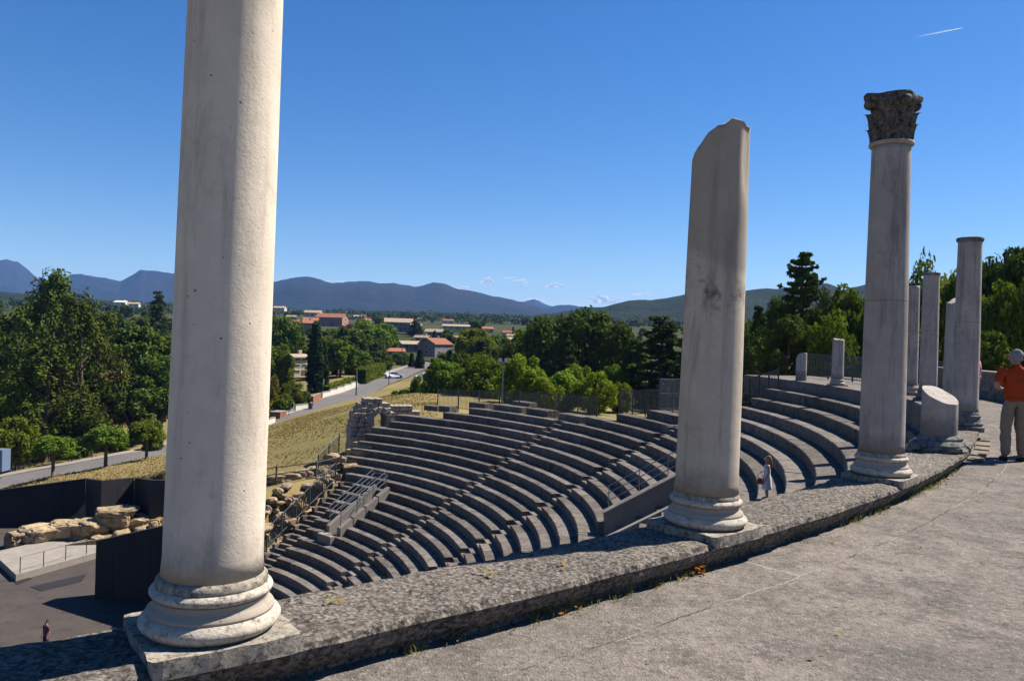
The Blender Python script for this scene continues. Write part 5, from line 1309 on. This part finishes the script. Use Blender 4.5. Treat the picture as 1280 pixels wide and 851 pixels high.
# valley trees: counted one by one, alike at this distance
random.seed(3); cnt = 0
KIND = {'far':'dark round tree','far2':'dark layered conifer','far3':'mid green round tree','far4':'narrow dark cypress'}
HS = [(381,415,'pink house nearest the cypress'),(415,407,'long pink house'),(392,395,'wide tan roof on the slope'),(498,414,'blue shaded apartment block'),(511,438,'pale tan roof by the poles'),(544,444,'grey gabled house'),(492,446,'low orange roof'),(573,412,'long flat tan building'),(630,430,'long low tan roof'),(568,458,'tan roof by the fence'),(371,468,'cream villa'),(450,399,'pale house far on the plain'),(690,420,'middle grove'),(800,430,'dark cedars'),(440,460,'clipped hedge')]
for row in range(15):
    yb = 482-row*5.2
    for i in range(30):
        x = 325+random.uniform(0, 560)
        y = yb+random.uniform(-3, 3)
        if random.random() < .34: continue
        if x > 645 and y > 432: continue
        p = hit(x, y, 120)
        if p.y < 150 or p.y > 1500: continue
        if road_dist(np.array([[p.x, p.y]]))[0] < 9: continue
        # keep clear of the houses' sight lines
        if any(abs(x-hx) < hw and y > hy-2 and y < hy+12 for hx, hy, hw in ((498,414,20),(544,444,22),(511,438,14),(492,446,14),(415,407,18),(381,415,16),(630,430,22),(573,412,20),(545,421,13),(371,468,12),(568,458,14),(573,426,9),(636,421,10),(528,427,10),(388,406,11),(421,439,8),(608,415,9),(588,433,9))): continue
        h = random.uniform(4.5, 8.2); pr_ = random.choice(['far','far','far3','far3','far2','far4'])
        hn = min(HS, key=lambda q: abs(q[0]-x)+2*abs(q[1]-y)); lb = KIND[pr_]+(' seen just behind the ' if y < hn[1] else ' growing in front of the ')+hn[2]
        wd = h*random.uniform(.75,1.1)*(.33 if pr_ == 'far4' else 1)
        tree(pr_, p, h, wd, lb, 'trees in the valley'); cnt += 1
for i in range(60):
    x = random.uniform(-10, 215); y = random.uniform(383, 520); p = hit(x, y, 110)
    if p.y > 1400 or p.y < 108: continue
    h = random.uniform(6, 10); pr_ = random.choice(['far','far3','far2']); tree(pr_, p, h, h*random.uniform(.7,1.0), KIND[pr_]+(' high on the slope behind the left pines' if y < 420 else ' low on the slope behind the left pines' if y < 470 else ' deep among the left pines'), 'trees on the left slope'); cnt += 1
print('valley trees', cnt)
# far wood on the plain: one mass
V = []
for i in range(5200):
    az = random.uniform(-42, 40); d = 700*(5.2**random.random()); x, y = d*math.sin(R(az)), d*math.cos(R(az))
    if fbm((x*.0035, y*.0035, 1), 3) < -.05: continue
    V.append((x, y, d))
P_ = np.array(V); zz = terrain(P_[:, :2]); parts_ = []
for (x, y, d), z in zip(V, zz):
    n = 16; h = random.uniform(5, 11); c = rng.normal(size=(n,3))*np.array([3.2,3.2,.28*h]); c[:,2] = np.abs(c[:,2])+1
    parts_.append(quads(np.array([x, y, z])+c, c+rng.normal(size=(n,3))*2+np.array([0,0,3]), 3.0, 1.2))
o = link('far_wood', leaf_object('far_wood', np.concatenate(parts_), M['leaf_hill']), None, kind='stuff'); o['label'] = 'dark woods spread over the far plain'

# ------------------------------------------------------------------ grass, litter
V = []
for i in range(16000):                          # rough dry grass on the bank
    x, y = random.uniform(330, 545), random.uniform(496, 588)
    d = 56+(588-y)*.62+random.uniform(-4, 4); p = at_d(x, y, d)
    if road_dist(np.array([[p.x, p.y]]))[0] < 5.5: continue
    V.append((p.x, p.y))
P_ = np.array(V); zz = terrain(P_); ok_ = np.hypot(P_[:,0]-OX, P_[:,1]-OY) > 25.5; P_, zz = P_[ok_], zz[ok_]
cen = np.c_[P_, zz+.04]; nrm = rng.normal(size=(len(cen),3))*np.array([1,1,.6])
o = link('dry_grass', leaf_object('dry_grass', quads(cen, nrm, .085, 2.2), M['drygrass']), None, kind='stuff')
V = []
for i in range(6000):
    x, y = random.uniform(-10, 210), random.uniform(565, 612); p = hit(x, y, 66, 130)
    if road_dist(np.array([[p.x, p.y]]))[0] < 3.4: continue
    V.append(tuple(p))
P_ = np.array(V); o = link('dry_grass', leaf_object('dry_grass', quads(P_+np.array([0,0,.08]), rng.normal(size=(len(P_),3))*np.array([1,1,.5]), .10, 2.0), M['drygrass']), None, kind='stuff')
def blades(name, spots, mat, hmin, hmax, wdt):
    mb = MB()
    for (p, n, sp) in spots:
        for i in range(n):
            q = p+Vector((random.gauss(0, sp), random.gauss(0, sp), 0)); h = random.uniform(hmin, hmax); a = random.uniform(0, 6.28); l = Vector((math.cos(a), math.sin(a), 0)); s_ = Vector((-l.y, l.x, 0))*wdt
            m_ = q+l*h*.25+Vector((0,0,h*.6)); tp_ = q+l*h*.75+Vector((0,0,h*.85)); b_ = len(mb.v)
            mb.v += [tuple(q-s_), tuple(q+s_), tuple(m_+s_*.7), tuple(m_-s_*.7), tuple(tp_)]; mb.f += [(b_,b_+1,b_+2,b_+3),(b_+3,b_+2,b_+4)]
    return mb.build(name, mat, kind='stuff')
sp1 = []
for a in np.r_[np.linspace(-50.9, -48.4, 26), np.linspace(-44.5, -37.4, 60), rng.uniform(-53,-37,30)]:
    if random.random() < .75: sp1.append((pol(34.78+random.uniform(-.02,.05), a, WZ), random.randint(3, 16), .03))
blades('kerb_grass', sp1, M['greengrass'], .02, .075, .003)
V = []; Nn = []
for a0, n, sp_2, mt_ in ((-48.55, 34, .03, 0), (-50.6, 5, .06, 0), (-51.9, 3, .03, 0), (-49.5, 10, .3, 0), (-40, 12, .9, 0)):
    for i in range(n):
        q = pol(34.80+abs(random.gauss(0,.03)), a0, WZ+.012+random.uniform(0,.02 if a0 != -48.55 else .05)); t_ = Vector((math.sin(R(-a0)), math.cos(R(a0)), 0))
        q += t_*random.gauss(0, sp_2); V.append(tuple(q)); Nn.append((random.gauss(0,.5), random.gauss(0,.5), 1))
link('leaf_litter', leaf_object('leaf_litter', quads(np.array(V), np.array(Nn), .022, 1.5), M['litter']), None, kind='stuff')
V = []
for i in range(40): V.append(tuple(pol(random.uniform(34.9, 37.6), random.uniform(-53, -30), WZ+.014)))
for a, r in ((-51.2, 34.5), (-52.8, 34.42), (-50.4, 34.6)):
    for i in range(7): q = pol(r+random.gauss(0,.02), a, BZ+.02); V.append(tuple(q+Vector((random.gauss(0,.03), random.gauss(0,.03), 0))))
link('fallen_leaves', leaf_object('fallen_leaves', quads(np.array(V), np.array([(random.gauss(0,.3), random.gauss(0,.3), 1) for _ in V]), .026, 1.6), M['drygrass']), None, kind='stuff')

# ------------------------------------------------------------------ clouds, contrail
mt, t, b = new_mat('cloud'); M['cloud'] = mt; co = coords(t); t.nodes.remove(b)
lw = N(t, 'ShaderNodeLayerWeight'); lw.inputs[0].default_value = .35; n = nz(t, .004, 6, .7, co)
fac = mth(t, 'MULTIPLY', mth(t, 'SUBTRACT', 1.0, lw.outputs['Facing'], clamp=True), ramp(t, n, [(.38,0),(.62,1)]))
tb = N(t, 'ShaderNodeBsdfTransparent'); dfs = N(t, 'ShaderNodeBsdfDiffuse'); dfs.inputs[0].default_value = (.85,.85,.85,1); tl = N(t, 'ShaderNodeBsdfTranslucent'); tl.inputs[0].default_value = (.85,.85,.85,1)
m1 = N(t, 'ShaderNodeMixShader'); m1.inputs[0].default_value = .5; t.links.new(dfs.outputs[0], m1.inputs[1]); t.links.new(tl.outputs[0], m1.inputs[2])
m2 = N(t, 'ShaderNodeMixShader'); t.links.new(mth(t, 'MULTIPLY', fac, .85), m2.inputs[0]); t.links.new(tb.outputs[0], m2.inputs[1]); t.links.new(m1.outputs[0], m2.inputs[2]); t.links.new(m2.outputs[0], t.nodes['Material Output'].inputs[0])
def cloud(label, puffs, d=11000):
    p0 = at_d(puffs[0][0], puffs[0][1], d); bm_ = bmesh.new()
    for (x, y, w_, h_) in puffs:
        q = at_d(x, y, d)-p0; mm = Matrix.Translation(q) @ Matrix.Diagonal((w_*d/F_PX/2, w_*d/F_PX/2*.7, h_*d/F_PX/2, 1))
        r_ = bmesh.ops.create_icosphere(bm_, subdivisions=3, radius=1.0, matrix=mm)
        for v in r_['verts']: v.co += (v.co-q)*.5*fbm((v.co+p0)*.006, 3)
    me = bpy.data.meshes.new('cloud'); bm_.to_mesh(me); bm_.free(); me.polygons.foreach_set('use_smooth', [True]*len(me.polygons))
    o = link('cloud', me, M['cloud'], None, p0); o['label'] = label; o['category'] = 'cloud'; return o
cloud('small round white cloud above the central mountain', [(607,352,14,9),(611,351,12,10),(614,354,10,6)])
cloud('thin white cloud streak right of the small round cloud', [(636,348,18,3),(648,350,22,5),(656,353,12,4),(655,357,10,3)])
cloud('small flat white cloud above the far pale peak', [(688,357,12,4),(697,357,14,4),(692,355,8,5)])
cloud('puffy white cloud low over the right hill', [(742,376,14,8),(752,374,16,10),(760,377,18,6),(772,374,24,4),(800,368,24,3)])
cloud('low white cloud bank behind the central mountain', [(405,353,30,5),(420,354,26,6),(432,356,20,5)])
cloud('pale cloud strip behind the right end of the central mountain', [(578,360,18,5),(640,374,14,4),(665,375,20,5),(675,377,14,4)])
c0, c1_ = at_d(1148,46,11000), at_d(1204,35,11000)
o = MB().tube([c0-c0, (c1_-c0)*.35, (c1_-c0)*.7, c1_-c0], [3, 8, 9, 2], 8).build('contrail', M['cloud'], None, True); o.location = c0; o['label'] = 'short white contrail high in the blue sky'; o['category'] = 'contrail'

# ------------------------------------------------------------------ haze
mt, t, b = new_mat('haze'); t.nodes.remove(b); pv = N(t, 'ShaderNodeVolumePrincipled'); pv.inputs['Color'].default_value = (.22,.45,1.0,1); pv.inputs['Density'].default_value = .000065; pv.inputs['Anisotropy'].default_value = 0.0
t.links.new(pv.outputs[0], t.nodes['Material Output'].inputs['Volume'])
zlo, zhi = -40.0, 560.0
o = MB().add([(-10500,-10500,zlo),(10500,-10500,zlo),(10500,10500,zlo),(-10500,10500,zlo),(-10500,-10500,zhi),(10500,-10500,zhi),(10500,10500,zhi),(-10500,10500,zhi)], [(3,2,1,0),(4,5,6,7),(0,1,5,4),(1,2,6,5),(2,3,7,6),(3,0,4,7)]).build('haze', mt, kind='stuff')
